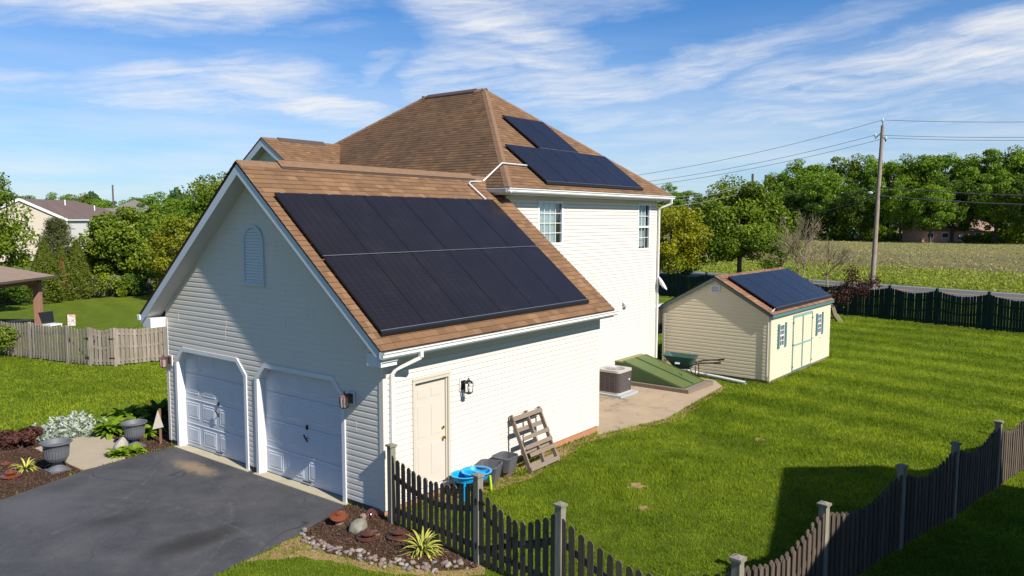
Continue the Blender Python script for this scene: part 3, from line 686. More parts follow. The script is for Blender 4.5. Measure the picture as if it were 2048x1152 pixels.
ds = MB(); spout([(16.30, 2.50, 6.02), (16.30, 2.50, 5.86), (16.11, 2.88, 5.70), (16.11, 2.90, .25)]); ds.build('downspout', M['white_metal'], H)
# garage doors
for (a, b) in ((A0, A1), (B0, B1)):
    gd = empty('garage_door', (0, 0, 0)); gd.parent = H
    RC = .15
    tr = MB(); ch = .33; zc = GH-.33
    outer = [(a, 0), (a, zc), (a+ch, GH), (b-ch, GH), (b, zc), (b, 0)]; wd = .09
    inner = [(a+wd, 0), (a+wd, zc-.035), (a+ch+.035, GH-wd), (b-ch-.035, GH-wd), (b-wd, zc-.035), (b-wd, 0)]
    for i in range(5):
        o0, o1, i1, i0 = outer[i], outer[i+1], inner[i+1], inner[i]
        tr.prism([(-.032, o0[0], o0[1]), (-.032, o1[0], o1[1]), (-.032, i1[0], i1[1]), (-.032, i0[0], i0[1])], (.034, 0, 0))
        tr.prism([(0.002, i0[0], i0[1]), (0.002, i1[0], i1[1]), (.002, i1[0]+(o1[0]-i1[0])*.3, i1[1]+(o1[1]-i1[1])*.3), (.002, i0[0]+(o0[0]-i0[0])*.3, i0[1]+(o0[1]-i0[1])*.3)], (RC+.03, 0, 0))
    tr.build('door_trim', M['trim'], gd)
    dm = MB(); y0, y1 = a+wd-.02, b-wd+.02; zb = .03; rh = (GH-.04-zb)/4; cw = (y1-y0)/4
    for r in range(4):
        z0 = zb+r*rh; dm.box(RC+.012, RC+.05, y0, y1, z0, z0+rh-.006)
        for c in range(4):
            ya, yb, za, zc_ = y0+c*cw+.075, y0+(c+1)*cw-.075, z0+.09, z0+rh-.10
            # moulded rim and raised field
            for (u, e) in ((0, .0),):
                P0 = [(RC+.012, ya, za), (RC+.012, yb, za), (RC+.012, yb, zc_), (RC+.012, ya, zc_)]
                P1 = [(RC+.003, ya+.018, za+.018), (RC+.003, yb-.018, za+.018), (RC+.003, yb-.018, zc_-.018), (RC+.003, ya+.018, zc_-.018)]
                P2 = [(RC+.0105, ya+.045, za+.045), (RC+.0105, yb-.045, za+.045), (RC+.0105, yb-.045, zc_-.045), (RC+.0105, ya+.045, zc_-.045)]
                P3 = [(RC+.001, ya+.075, za+.07), (RC+.001, yb-.075, za+.07), (RC+.001, yb-.075, zc_-.07), (RC+.001, ya+.075, zc_-.07)]
                for Q0, Q1 in ((P0, P1), (P1, P2), (P2, P3)):
                    for k in range(4): dm.face([Q0[k], Q0[(k+1) % 4], Q1[(k+1) % 4], Q1[k]])
                dm.face(P3)
        if r: 
            dm.face([(RC+.0115, y0, z0-.05), (RC+.0115, y1, z0-.05), (RC+.002, y1, z0-.028), (RC+.002, y0, z0-.028)])
            dm.face([(RC+.002, y0, z0-.028), (RC+.002, y1, z0-.028), (RC+.0115, y1, z0-.008), (RC+.0115, y0, z0-.008)])
    dm.build('door_panel', M['door_white'], gd)
    bm_ = MB(); bm_.box(RC+.0, RC+.04, y0, y1, .0, .028); bm_.build('bottom_seal', M['dark_gap'], gd)
    hm = MB(); yc = (a+b)/2-.06; hm.tube([(RC-.05, yc, .98), (RC+.01, yc, .98)], .012, 6); hm.bar((RC-.05, yc-.07, .93), (RC-.05, yc+.05, 1.05), .022, .02, up=(1, 0, 0))
    hm.obox((RC-.005, yc, 1.20), X, Y, Z, .015, .02, .045); hm.bar((RC-.03, yc-.12, .10), (RC-.03, yc+.12, .10), .02, .02)
    hm.build('handle', M['black'], gd)
ap = MB()
for (a, b) in ((A0, A1), (B0, B1)): ap.prism([(-.10, a-.05, .0), (-.10, b+.05, .0), (.30, b-.03, .0), (.30, a+.03, .0)], (0, 0, .022))
ap.build('door_sill', M['apron'], H)
# gable vent
gv = empty('gable_vent'); gv.parent = H
vc, hw, z0, zs_ = 3.745, .355, 3.97, 4.83
def arch(h, n=12): return [(vc-h, z0)]+[(vc-h*math.cos(math.pi*i/n), zs_+h*math.sin(math.pi*i/n)) for i in range(n+1)]+[(vc+h, z0)]
oa, ia = arch(hw), arch(hw-.06); fr = MB()
for i in range(len(oa)-1):
    fr.prism([(-.045, *oa[i]), (-.045, *oa[i+1]), (-.045, *ia[i+1]), (-.045, *ia[i])], (.05, 0, 0))
fr.box(-.05, .0, vc-hw-.01, vc+hw+.01, z0-.03, z0+.045); fr.build('vent_frame', M['shade_blue_trim'], gv)
lv = MB()
for i in range(19):
    z = z0+.05+i*.06
    if z > zs_+hw-.09: break
    h = hw-.06 if z < zs_ else math.sqrt(max(.0, (hw-.06)**2-(z-zs_)**2))
    lv.prism([(-.035, vc-h, z), (-.035, vc+h, z), (-.005, vc+h, z+.055), (-.005, vc-h, z+.055)], (.006, 0, -.004))
lv.build('louvre', M['trim'], gv)
bk = MB(); bk.prism([(-.016, y, z) for y, z in ia], (.012, 0, 0)); bk.build('vent_back', M['soffit'], gv)
# side door
sd = empty('door'); sd.parent = H; a, b, z0, z1 = .703, 1.722, .216, 2.347
fm3 = MB(); w = .06
for bx in ((a, a+w, z0, z1), (b-w, b, z0, z1), (a+w, b-w, z1-w, z1)): fm3.box(bx[0], bx[1], -.04, .06, bx[2], bx[3])
fm3.box(a-.01, b+.01, -.05, .04, z1, z1+.03); fm3.box(b-w-.03, b-w, -.0, .05, z0, z1-w)
fm3.build('door_frame', M['cream_frame'], sd)
pm = MB(); pm.box(a+w, b-w-.03, .035, .07, z0+.02, z1-w)
for (xa, xb) in ((a+w+.11, a+w+.38), (a+w+.47, b-w-.14)):
    for (za, zb) in ((z0+.22, z0+.85), (z0+.98, z0+1.62), (z0+1.73, z0+1.93)):
        for k, (e, d) in enumerate(((0, .034), (.02, .028), (.04, .033))): pm.box(xa+e, xb-e, d, .036, za+e, zb-e)
pm.build('door_slab', M['cream_door'], sd)
kb = MB()
for z in (1.10, 1.30):
    kb.lathe((0, 0, 0), [(.0, 0)], 3) if False else None
    kb.tube([(b-w-.10, .035, z), (b-w-.10, .0, z)], .028, 12); 
kb.tube([(b-w-.10, .0, 1.10), (b-w-.10, -.03, 1.10), (b-w-.10, -.045, 1.10)], [.012, .03, .022], 12); kb.build('door_knob', M['brass'], sd)
MB().box(a-.02, b+.02, -.06, .06, z0-.06, z0).build('threshold', M['white_metal'], sd)
# wall lamps
def wall_lamp(p, out, cage=False):
    p, out = Vector(p), Vector(out); side = out.cross(Z); wl = empty('wall_lamp'); wl.parent = H
    MB().obox(p+out*.022, out, side, Z, .012, .085, .12).build('mount_block', M['trim'], wl)
    b_ = MB(); b_.obox(p+out*.045, out, side, Z, .015, .055, .09); b_.tube([p+out*.05+Z*.05, p+out*.13+Z*.09, p+out*.17+Z*.07], .014, 8)
    c = p+out*.19; b_.lathe(c+Z*.055, [(.095, 0), (.075, .03), (.03, .06), (.012, .085), (.02, .10), (.0, .11)], 4 if not cage else 10)
    b_.lathe(c+Z*-.16, [(.05, 0), (.065, .015), (.07, .03)], 8)
    for k in range(4):
        a_ = math.pi/4+k*math.pi/2; q = c+Vector((math.cos(a_), math.sin(a_), 0))*.075; q2 = c+Vector((math.cos(a_), math.sin(a_), 0))*.09
        b_.tube([q+Z*-.14, q2+Z*.06], .008, 5)
    b_.build('lamp_body', M['black'] if cage else M['copper'], wl)
    if not cage:
        g = MB(); g.lathe(c+Z*-.14, [(.066, 0), (.078, .19)], 4); g.build('lamp_shade', M['lamp_glass'], wl)
    else:
        g = MB(); g.lathe(c+Z*-.10, [(.02, 0), (.035, .05), (.02, .11)], 10); g.build('bulb', M['trim'], wl)
wall_lamp((-.012, 7.13, 2.03), (-1, 0, 0)); wall_lamp((-.012, .80, 2.05), (-1, 0, 0)); wall_lamp((2.07, -.012, 2.05), (0, -1, 0), True)
# windows on the side wall
def window(u0, u1, z0, z1, v, cols, kind):
    wn = empty('window'); wn.parent = H; f = MB(); w = .075
    for (x0, x1, y0, y1) in ((u0, u0+w, z0, z1), (u1-w, u1, z0, z1), (u0+w, u1-w, z0, z0+w), (u0+w, u1-w, z1-w, z1)): f.box(x0, x1, v-.035, v+.05, y0, y1)
    f.build('window_frame', M['trim'], wn)
    a, b, c, d = u0+w, u1-w, z0+w, z1-w; mid = (c+d)/2; g = MB(); g.face([(a, v+.014, c), (b, v+.014, c), (b, v+.014, d), (a, v+.014, d)]); g.build('pane', M['glass'], wn)
    mt = MB()
    if kind == 'hung': mt.box(a, b, v-.01, v+.03, mid-.03, mid+.03)
    rows = [c+(d-c)*i/4 for i in (1, 2, 3)]
    for i in range(1, cols): x = a+(b-a)*i/cols; mt.box(x-.009, x+.009, v+.004, v+.0118, c, d)
    for r in rows:
        if not (kind == 'hung' and abs(r-mid) < .01): mt.box(a, b, v+.0035, v+.0115, r-.009, r+.009)
    mt.build('muntin', M['trim'], wn)
    bl = MB()
    if kind == 'hung':
        bl.box(a, b-.10, v+.06, v+.07, mid, d); bl.box(a+.02, b-.12, v+.12, v+.13, c+.05, mid)
    else: bl.box(a, b-.22, v+.06, v+.07, c, d)
    k = c+.04
    bl.build('blind', M['blind'], wn)
    rm_ = MB(); rm_.box(a-.03, b+.03, v+.35, v+.37, c-.03, d+.03)
    for bx in ((a-.03, a-.01), (b+.01, b+.03)): rm_.box(bx[0], bx[1], v+.02, v+.35, c-.03, d+.03)
    rm_.box(a-.03, b+.03, v+.02, v+.35, c-.03, c-.01); rm_.box(a-.03, b+.03, v+.02, v+.35, d+.01, d+.03)
    rm_.build('reveal', M['room'], wn)
window(8.72, 10.02, 4.54, 5.84, VH, 4, 'fixed'); window(14.62, 15.54, 4.22, 5.86, VH, 3, 'hung')
ev = MB(); ev.obox((13.75, VH-.03, 2.42), X, Y, Z, .10, .03, .09); ev.prism([(13.65, VH-.02, 2.50), (13.65, VH-.16, 2.42), (13.65, VH-.16, 2.36), (13.65, VH-.02, 2.36)], (.20, 0, 0)); ev.build('dryer_vent', M['white_metal'], H)
ev = MB(); ev.lathe((0, 0, 0), [(.02, -.02), (.16, .01), (.28, .08), (.285, .09), (.15, .025), (.01, .0)], 20)
dish = ev.build('satellite_dish', M['trim'], H, True); dish.location = (16.22, 2.82, 2.95); dish.rotation_euler = (R_(58), 0, R_(20))
MB().tube([(0, 0, -.02), (-.1, .3, -.25)], .02, 6).build('dish_arm', M['conduit'], dish)
# deck behind the house
dk = empty('deck'); dk.parent = H
MB().box(16.2, 19.6, 4.0, 10, .75, .88).build('deck_floor', M['curb_wood'], dk)
pm = MB(); 
for x in (16.4, 18.0, 19.5): pm.box(x-.05, x+.05, 4.0, 4.1, 0, 1.9)
for y in (6, 8, 9.9): pm.box(19.5, 19.6, y, y+.1, 0, 1.9)
pm.build('post', M['fence_dark'], dk)
MB().box(16.2, 19.65, 3.95, 4.12, 1.86, 1.93).build('handrail', M['trim'], dk)
pm = MB()
for i in range(26): pm.box(16.3+i*.125, 16.34+i*.125, 4.02, 4.06, .9, 1.86)
pm.build('baluster', M['fence_dark'], dk)

# ------------------------------------------------------------------ solar arrays
def panel(mbf, mbc, O, S, T, N, s0, s1, t0, t1, h=.10):
    O, S, T, N = Vector(O), Vector(S), Vector(T), Vector(N)
    p = lambda s_, t_, n_: O+S*s_+T*t_+N*n_
    f = .012
    mbf.hexa([p(s0, t0, h-.035), p(s1, t0, h-.035), p(s1, t1, h-.035), p(s0, t1, h-.035), p(s0, t0, h), p(s1, t0, h), p(s1, t1, h), p(s0, t1, h)])
    mbc.face([p(s0+f, t0+f, h+.002), p(s1-f, t0+f, h+.002), p(s1-f, t1-f, h+.002), p(s0+f, t1-f, h+.002)], [(0, 0), (s1-s0-2*f, 0), (s1-s0-2*f, t1-t0-2*f), (0, t1-t0-2*f)])
def array(parent, name, O, S, T, N, rows, h=.10, skirt=True, label=None):
    """rows: (s0, count, width, t0, t1)"""
    O, S, T, N = Vector(O), Vector(S), Vector(T), Vector(N); ar = empty(name); ar.parent = parent
    if label: ar['label'] = label
    proto = {}
    for ri, (s0, n, w, t0, t1) in enumerate(rows):
        for i in range(n):
            a = s0+i*w
            key = (round(w, 3), round(t1-t0, 3))
            mb, mc = MB(), MB(); panel(mb, mc, O, S, T, N, a+.006, a+w-.006, t0, t1, h)
            pn = mb.build('solar_panel', M['solar_frame'], ar); mc.build('solar_glass', M['solar'], pn)
        # thin bright lip on the lower edge, and top clamps
        lip = MB(); p = lambda s_, t_, n_: O+S*s_+T*t_+N*n_
        lip.hexa([p(s0, t0-.012, h-.012), p(s0+n*w, t0-.012, h-.012), p(s0+n*w, t0-.001, h-.012), p(s0, t0-.001, h-.012), p(s0, t0-.012, h+.004), p(s0+n*w, t0-.012, h+.004), p(s0+n*w, t0-.001, h+.004), p(s0, t0-.001, h+.004)])
        lip.build('edge_trim', M['solar_edge'], ar)
        cl = MB(); rr = random.Random(ri*7+n)
        for i in range(n):
            for fr_ in (.22, .78):
                s_ = s0+(i+fr_)*w; cl.obox(p(s_+rr.uniform(-.05, .05), t1+.03, h-.045), S, T, N, .045, .02, .012)
        cl.build('clamp', M['clip'], ar)
        rl = MB()
        for f_ in (.22, .78):
            tt = t0+(t1-t0)*f_; rl.hexa([p(s0+.02, tt-.02, .012), p(s0+n*w-.02, tt-.02, .012), p(s0+n*w-.02, tt+.02, .012), p(s0+.02, tt+.02, .012), p(s0+.02, tt-.02, h-.036), p(s0+n*w-.02, tt-.02, h-.036), p(s0+n*w-.02, tt+.02, h-.036), p(s0+.02, tt+.02, h-.036)])
        rl.build('rail', M['solar_frame'], ar)
    s0, n, w, t0, t1 = rows[0]
    if skirt:
        sk = MB(); prof = [(t0-.013, h), (t0-.05, h-.012), (t0-.075, h-.045), (t0-.08, .02), (t0-.06, .02), (t0-.02, h-.03)]
        sk.prism([p(s0, a, b) for a, b in prof], S*(n*w+.02)); sk.build('skirt', M['solar_frame'], ar)
    return ar
Lg = math.hypot(4.063, 3.344); cg, sg = 4.063/Lg, 3.344/Lg
TG, NG = Vector((0, cg, sg)), Vector((0, -sg, cg))
array(H, 'solar_array', (0, -.397, 3.098), X, TG, NG, [(-.20, 6, 1.108, .36, 2.27), (-.20, 6, 1.108, 2.31, 4.14)], label='twelve black solar panels in two rows on the garage roof')
TH, NH = Vector((0, cs, sn)), Vector((0, -sn, cs))
array(H, 'solar_array', (0, Va, E2), X, TH, NH, [(8.78, 5, 1.135, .28, 2.13), (10.56, 2, 1.135, 2.17, 4.04)], label='stepped group of black solar panels high on the hip roof')
# white conduit over the two roofs
def onplane(px, P0, N_):
    d = Vector(FW + RT*(px[0]-1024)/FPX + UP*(576-px[1])/FPX); c = Vector(CP); return c+d*((Vector(P0)-c).dot(N_)/d.dot(N_))
Nf = Vector((-sn, 0, cs))
cpts = [onplane((1055, 331), Vector((0, Va, E2))+NH*.05, NH), onplane((1004, 326), Vector((0, Va, E2))+NH*.06, NH), onplane((965, 363), Vector((U0, 0, E2))+Nf*.06, Nf),
        onplane((941, 363), Vector((0, -.397, 3.098))+NG*.06, NG), onplane((938, 367), Vector((0, -.397, 3.098))+NG*.06, NG), onplane((972, 399), Vector((0, -.397, 3.098))+NG*.05, NG)]
MB().tube(cpts, .024, 8).build('conduit', M['conduit'], H, True)

# ------------------------------------------------------------------ garden shed
SW, SL, SE, SR = 3.856, 6.03, 2.254, 3.395
S = empty('garden_shed', (16.373, -1.184, GD0), 'pale yellow garden shed with green trim, double doors and solar panels on its roof', 'shed', rz=-.029)
S.scale = (1.0395,)*3; ks = (SR-SE)/(SW/2+.066)
sw = MB(); shp = .1145
def ext_sg(z): d = max(0., (z-2.27)/ks); return (min(SW/2, d), max(SW/2, SW-d))
courses(sw, (0, 0, 0), Y, Z, -X, .10, 3.36, ext_sg, shp, LAP, [(1.78, 2.06, 2.87, 3.10)], phase=.10)
courses(sw, (SL, 0, 0), Y, Z, X, .10, 3.36, ext_sg, shp, LAP, phase=.10)
courses(sw, (0, 0, 0), X, Z, -Y, .10, 2.22, lambda z: (0, SL), shp, LAPS, [(.75, 1.17, 1.10, 1.86), (4.56, 4.98, 1.10, 1.86), (1.97, 3.96, .1, 2.0)], phase=.10)
courses(sw, (0, SW, 0), X, Z, Y, .10, 2.22, lambda z: (0, SL), shp, LAP, phase=.10)
sw.build('wall', M['shed_siding'], S)
cm = MB(); corner(0, 0, 1, 1, .08, 2.2, .07); corner(SL, 0, -1, 1, .08, 2.2, .07); corner(0, SW, 1, -1, .08, 2.2, .07); cm.build('corner_trim', M['shed_siding'], S)
M['green_trim'] = material('dark_green_trim', (.055, .085, .075), .5, noise=(4, .5, (.08, .11, .10)))
M['pale_teal'] = material('pale_teal_trim', (.20, .33, .32), .5)
M['teal_trim'] = material('teal_trim', (.065, .145, .145), .5)
sb = MB(); sb.box(.02, SL-.02, .02, SW-.02, 0, .12); sb.build('skid_base', M['curb_wood'], S)
sr = MB(); Lsh = math.hypot(SW/2+.10, SR-SE)
def sslope(v0, sgn):
    run = SW/2+.12; rise = SR-(SE-.02); L_ = math.hypot(run, rise); T = Vector((0, sgn*run/L_, rise/L_)); N_ = Vector((0, -sgn*rise/L_, run/L_))
    courses(sr, (0, v0, SE-.02+.03), X, T, N_, 0, L_, lambda q: (-.13, SL+.13), .143, SHG, uv=True); return T, N_, L_
TS, NS, LS = sslope(-.12, 1); sslope(SW+.12, -1); sr.build('roof', M['shingle_shed'], S)
fb = MB()
for u in (-.115, SL+.085):
    for va, sgn in ((-.10, 1), (SW+.10, -1)):
        fb.prism([(u, va, SE), (u, SW/2, SR-.01), (u, SW/2, SR-.13), (u, va, SE-.11)], (.03, 0, 0))
fb.build('rake_board', M['green_trim'], S)
fb = MB(); fb.box(-.11, SL+.11, -.11, -.085, SE-.10, SE+.0); fb.box(-.11, SL+.11, SW+.085, SW+.11, SE-.10, SE)
fb.build('fascia', M['teal_trim'], S)
sf = MB(); sf.box(-.08, SL+.08, -.085, .0, SE-.07, SE-.05); sf.box(-.08, SL+.08, SW, SW+.085, SE-.07, SE-.05)
for u0 in (-.085, SL+.012):
    for va in (-.085, SW+.085): sf.prism([(u0, va, SE-.03), (u0, SW/2, SR-.06), (u0+.073, SW/2, SR-.06), (u0+.073, va, SE-.03)], (0, 0, -.015))
sf.build('soffit', M['soffit'], S)
array(S, 'solar_array', (0, -.12, SE+.01), X, TS, NS, [(.37, 5, 1.135, .20, 2.10)], h=.11, label='five black solar panels on the shed roof')
vg = empty('gable_vent'); vg.parent = S
v_ = MB(); 
for bx in ((1.76, 1.79, 2.86, 3.11), (2.05, 2.08, 2.86, 3.11), (1.79, 2.05, 2.86, 2.89), (1.79, 2.05, 3.08, 3.11)): v_.box(-.035, .0, *bx)
v_.build('vent_frame', M['trim'], vg); v_ = MB()
for i in range(4): v_.prism([(-.03, 1.79, 2.90+i*.048), (-.03, 2.05, 2.90+i*.048), (-.005, 2.05, 2.935+i*.048), (-.005, 1.79, 2.935+i*.048)], (.005, 0, -.004))
v_.build('louvre', M['trim'], vg); MB().box(.0, .02, 1.78, 2.06, 2.87, 3.1).build('vent_back', M['room'], vg)
# doors
for x0, x1 in ((2.00, 2.945), (2.965, 3.93)):
    d_ = empty('door'); d_.parent = S
    pl = MB(); courses(pl, (0, -.015, 0), X, Z, -Y, .14, 1.97, lambda z, x0=x0, x1=x1: (x0, x1), shp, LAP, phase=.10); pl.build('door_slab', M['shed_siding'], d_)
    tm = MB(); w = .028
    for bx in ((x0, x0+w, .12, 2.0), (x1-w, x1, .12, 2.0), (x0+w, x1-w, .12, .12+w), (x0+w, x1-w, 2.0-w, 2.0), (x0+w, x1-w, .98, 1.03)): tm.box(bx[0], bx[1], -.05, -.018, bx[2], bx[3])
    tm.build('door_trim', M['pale_teal'], d_)
    hg = MB(); hx = x0 if x0 < 2.5 else x1
    for z in (.25, 1.02, 1.78): hg.box(hx-.05, hx+.02, -.062, -.05, z, z+.035)
    hg.build('hinge', M['black'], d_)
fb = MB(); fb.box(1.972, 1.995, -.04, .0, .12, 2.03); fb.box(3.935, 3.958, -.04, 0, .12, 2.03); fb.box(1.995, 3.935, -.04, 0, 2.005, 2.03); fb.build('door_frame', M['pale_teal'], S)
for x0 in (.75, 4.56):
    wn = empty('window'); wn.parent = S; x1 = x0+.42; z0, z1 = 1.10, 1.86; f = MB(); w = .035
    for bx in ((x0, x0+w, z0, z1), (x1-w, x1, z0, z1), (x0+w, x1-w, z0, z0+w), (x0+w, x1-w, z1-w, z1)): f.box(bx[0], bx[1], -.035, .03, bx[2], bx[3])
    zm = (z0+z1)/2; f.box(x0+w, x1-w, -.03, .02, zm-.02, zm+.02); f.box((x0+x1)/2-.011, (x0+x1)/2+.011, -.02, .0, z0+w, z1-w)
    for z in ((z0+w+zm)/2, (z1-w+zm)/2): f.box(x0+w, x1-w, -.022, -.004, z-.01, z+.01)
    f.build('window_frame', M['trim'], wn); MB().face([(x0+w, .006, z0+w), (x1-w, .006, z0+w), (x1-w, .006, z1-w), (x0+w, .006, z1-w)]).build('pane', M['glass'], wn)
    MB().box(x0, x1, .10, .12, z0, z1).build('reveal', M['room'], wn)
    for xs in (x0-.19, x1+.02):
        s_ = MB(); s_.box(xs, xs+.17, -.045, -.012, z0-.03, z1+.03)
        for i in range(14): s_.box(xs+.03, xs+.14, -.052, -.045, z0+.01+i*.053, z0+.04+i*.053)
        s_.build('shutter', M['teal_trim'], S)
cd = MB(); cd.tube([(-.05, .06, .25), (-.05, .06, SE+.02), (-.06, -.04, SE+.10), (.30, .0, SE+.17)], .018, 6); cd.build('conduit', M['conduit'], S)
MB().box(4.85, 4.90, -.03, -.012, .93, .96).build('keyhole_plate', M['black'], S)

# ------------------------------------------------------------------ things by the patio
ac = empty('air_conditioner', (11.62, 2.05, -.151+.085), 'brown louvred air conditioning unit with a round fan grille, standing on a grey pad', 'air conditioner')
def rrect(hx, hy, r, n=5):
    out = []
    for cx_, cy_, a0 in ((hx-r, hy-r, 0), (-hx+r, hy-r, 90), (-hx+r, -hy+r, 180), (hx-r, -hy+r, 270)):
        for i in range(n+1): a_ = R_(a0+90*i/n); out.append((cx_+r*math.cos(a_), cy_+r*math.sin(a_)))
    return out
def ring(mb, o, i, z0, z1):
    n = len(o)
    for k in range(n):
        q = (k+1) % n; mb.hexa([(*o[k], z0), (*o[q], z0), (*i[q], z0), (*i[k], z0), (*o[k], z1), (*o[q], z1), (*i[q], z1), (*i[k], z1)])
body = MB(); body.prism([(x, y, .04) for x, y in rrect(.40, .40, .10)], (0, 0, .62)); body.build('coil', material('coil_fins', (.10, .09, .09), .6, .3), ac)
g = MB(); o_ = rrect(.415, .415, .11)
for i in range(11): ring(g, rrect(.42, .42, .11), rrect(.41, .41, .105), .08+i*.055, .088+i*.055)
for k in range(0, len(o_)): g.obox((o_[k][0], o_[k][1], .35), X, Y, Z, .004, .004, .30)
for q in np.linspace(-.25, .25, 4):
    for (x, y) in ((q, -.415), (q, .415), (-.415, q), (.415, q)): g.obox((x, y, .35), X, Y, Z, .004, .004, .30)
g.build('guard', material('guard_wire', (.16, .13, .125), .5, .3), ac)
tp = MB(); ring(tp, rrect(.43, .43, .12), rrect(.33, .33, .325), .66, .73); ring(tp, rrect(.43, .43, .12), rrect(.40, .40, .11), 0, .045); tp.build('casing', material('beige_metal', (.38, .355, .315), .5), ac)
gr = MB()
for i in range(7): 
    r = .05+i*.045; P = [(r*math.cos(a_), r*math.sin(a_), .74+.03*(1-(r/.33)**2)) for a_ in np.linspace(0, 2*math.pi, 25)]; gr.tube(P, .004, 4, False)
for k in range(8): a_ = k*math.pi/4; gr.tube([(.03*math.cos(a_), .03*math.sin(a_), .77), (.33*math.cos(a_), .33*math.sin(a_), .735)], .005, 4)
gr.build('fan_grille', M['conduit'], ac)
fn = MB(); fn.lathe((0, 0, .63), [(.33, 0), (.33, .02)], 20); fn.build('fan_well', M['room'], ac)
MB().tube([(.2, -.43, .4), (.2, -.415, .4)], .032, 12).build('badge', M['trim'], ac)
MB().box(-.55, .55, -.56, .53, -.075, 0).build('pad', material('grey_pad', (.30, .32, .33), .8), ac)

bk_ = empty('cellar_bulkhead', (14.05, VH, -.197), 'sloping green steel cellar doors against the cream house wall', 'cellar door')
M['green_steel'] = material('green_paint', (.068, .098, .026), .5, noise=(3, .7, (.095, .122, .036)))
M['green_side'] = material('dark_green_paint', (.035, .075, .028), .55, noise=(5, .6, (.05, .095, .035)))
hx = .84; zt, zf, yf, yt = .75, .12, -2.45, -.30
bd = MB(); bd.prism([(-hx, -.02, .02), (-hx, -.02, zt), (-hx, yt, zt), (-hx, yf, zf), (-hx, yf, .02)], (2*hx, 0, 0)); bd.build('side_panel', M['green_side'], bk_)
tt = (Vector((0, yt, zt))-Vector((0, yf, zf))); Lb = tt.length; tt.normalize(); nb = Vector((0, -tt.z, tt.y)); 
for s_ in (-1, 1):
    d_ = MB(); c = Vector((s_*hx*.5, (yt+yf)/2, (zt+zf)/2)); d_.obox(c+nb*.02, X, tt, nb, hx*.5-.008, Lb/2+.01, .014); d_.obox(c+nb*.04+X*s_*hx*.42, X, tt, nb, .018, Lb/2, .012)
    dd_ = d_.build('door', M['green_steel'], bk_)
sm_ = MB(); sm_.obox(Vector((.04, (yt+yf)/2, (zt+zf)/2))+nb*.045, X, tt, nb, .025, Lb/2-.02, .012); sm_.obox(Vector((-hx+.05, (yt+yf)/2, (zt+zf)/2))+nb*.04, X, tt, nb, .018, Lb/2-.02, .01); sm_.build('seam_strip', M['green_side'], bk_)
tpb = MB(); tpb.prism([(-hx-.02, -.02, zt+.02), (-hx-.02, yt-.02, zt+.02), (-hx-.02, yt-.03, zt-.02), (-hx-.02, -.02, zt-.02)], (2*hx+.04, 0, 0)); tpb.build('header', material('olive_paint', (.21, .205, .065), .5), bk_)
MB().tube([(.12, -2.0, .33), (.12, -2.0, .38), (.12, -1.9, .41)], .012, 6).build('handle', M['black'], bk_)
cbm = MB(); cbm.box(-hx-.14, -hx-.02, -2.75, -.02, .01, .15); cbm.box(hx+.02, hx+.14, -2.75, -.02, .01, .13); cbm.box(-hx-.02, hx+.02, -2.75, -2.48, .01, .12)
cbm.build('timber_curb', M['curb_wood'], bk_)

wb = empty('wheelbarrow', (15.35, 1.45, GD0), 'dark green wheelbarrow parked beside the tan end wall of the shed', 'wheelbarrow', rz=R_(-78))
def loftbox(b0, b1, z0, z1): pass
tr = MB(); lv_ = []
for (z, x0, x1, hy, r) in ((.30, -.22, .22, .18, .06), (.62, -.56, .36, .31, .10), (.64, -.60, .39, .34, .11), (.64, -.57, .36, .31, .10), (.34, -.21, .20, .165, .05)):
    cx_ = (x0+x1)/2; hx_ = (x1-x0)/2; lv_.append([(cx_+x, y, z+(.06*(-(cx_+x))*.5 if z > .5 else 0)) for x, y in rrect(hx_, hy, r, 4)])
n = len(lv_[0])
for A_, B_ in zip(lv_, lv_[1:]):
    for k in range(n): tr.face([A_[k], A_[(k+1) % n], B_[(k+1) % n], B_[k]])
tr.face(list(reversed(lv_[0]))); tr.face(lv_[-1])
tr.build('tray', material('green_tray', (.022, .065, .052), .35, noise=(9, .6, (.04, .09, .075))), wb, True)
hd = MB()
for y in (-1, 1):
    hd.tube([(-.62, y*.05, .20), (-.1, y*.17, .30), (.5, y*.25, .50), (1.05, y*.28, .56)], .018, 6)
    hd.tube([(.12, y*.18, .33), (.26, y*.22, .0), (.40, y*.22, .0), (.38, y*.22, .42)], .014, 6)
    hd.tube([(-.62, y*.07, .2), (-.5, y*.16, .60)], .012, 6)
hd.build('frame', M['black'], wb); hd = MB()
for y in (-1, 1): hd.tube([(.92, y*.275, .545), (1.10, y*.28, .565)], .024, 8)
hd.build('grip', M['black'], wb)
wh = MB(); wh.tube([(-.62, -.045, .2), (-.62, .045, .2)], .10, 16); who = wh.build('wheel', M['conduit'], wb)
P = [(-.62+.16*math.cos(a_), 0, .2+.16*math.sin(a_)) for a_ in np.linspace(0, 2*math.pi, 21)]; wh = MB(); wh.tube(P, .042, 8, False); wh.build('tyre', M['dark_gap'], who)
wb.scale = (1.2, 1.2, 1.3); em = MB(); em.obox((-.12, -.262, .47), X, Vector((0, .4, .9)).normalized(), Y, .07, .035, .004); em.build('emblem', M['conduit'], wb)

pp = MB(); pts = [Vector((16.12, 2.80, .05)), Vector((16.15, 2.60, -.08)), G(1340, 731, .10), G(1388, 745, .09), G(1440, 755, .08), G(1491, 766, .07)]
pp.tube(pts, .058, 12, False); pp.tube([p_ for p_ in (pts[-1], pts[-2])], .05, 12, False)
po = pp.build('drain_pipe', M['trim'], None, True); props(po, 'long white plastic drain pipe lying on the ground in front of the shed', 'drain pipe')
cpl = MB(); m_ = pts[3]; dd = (pts[4]-pts[3]).normalized(); cpl.tube([m_, m_+dd*.14], .07, 12); cpl.build('coupling', M['trim'], po, True)

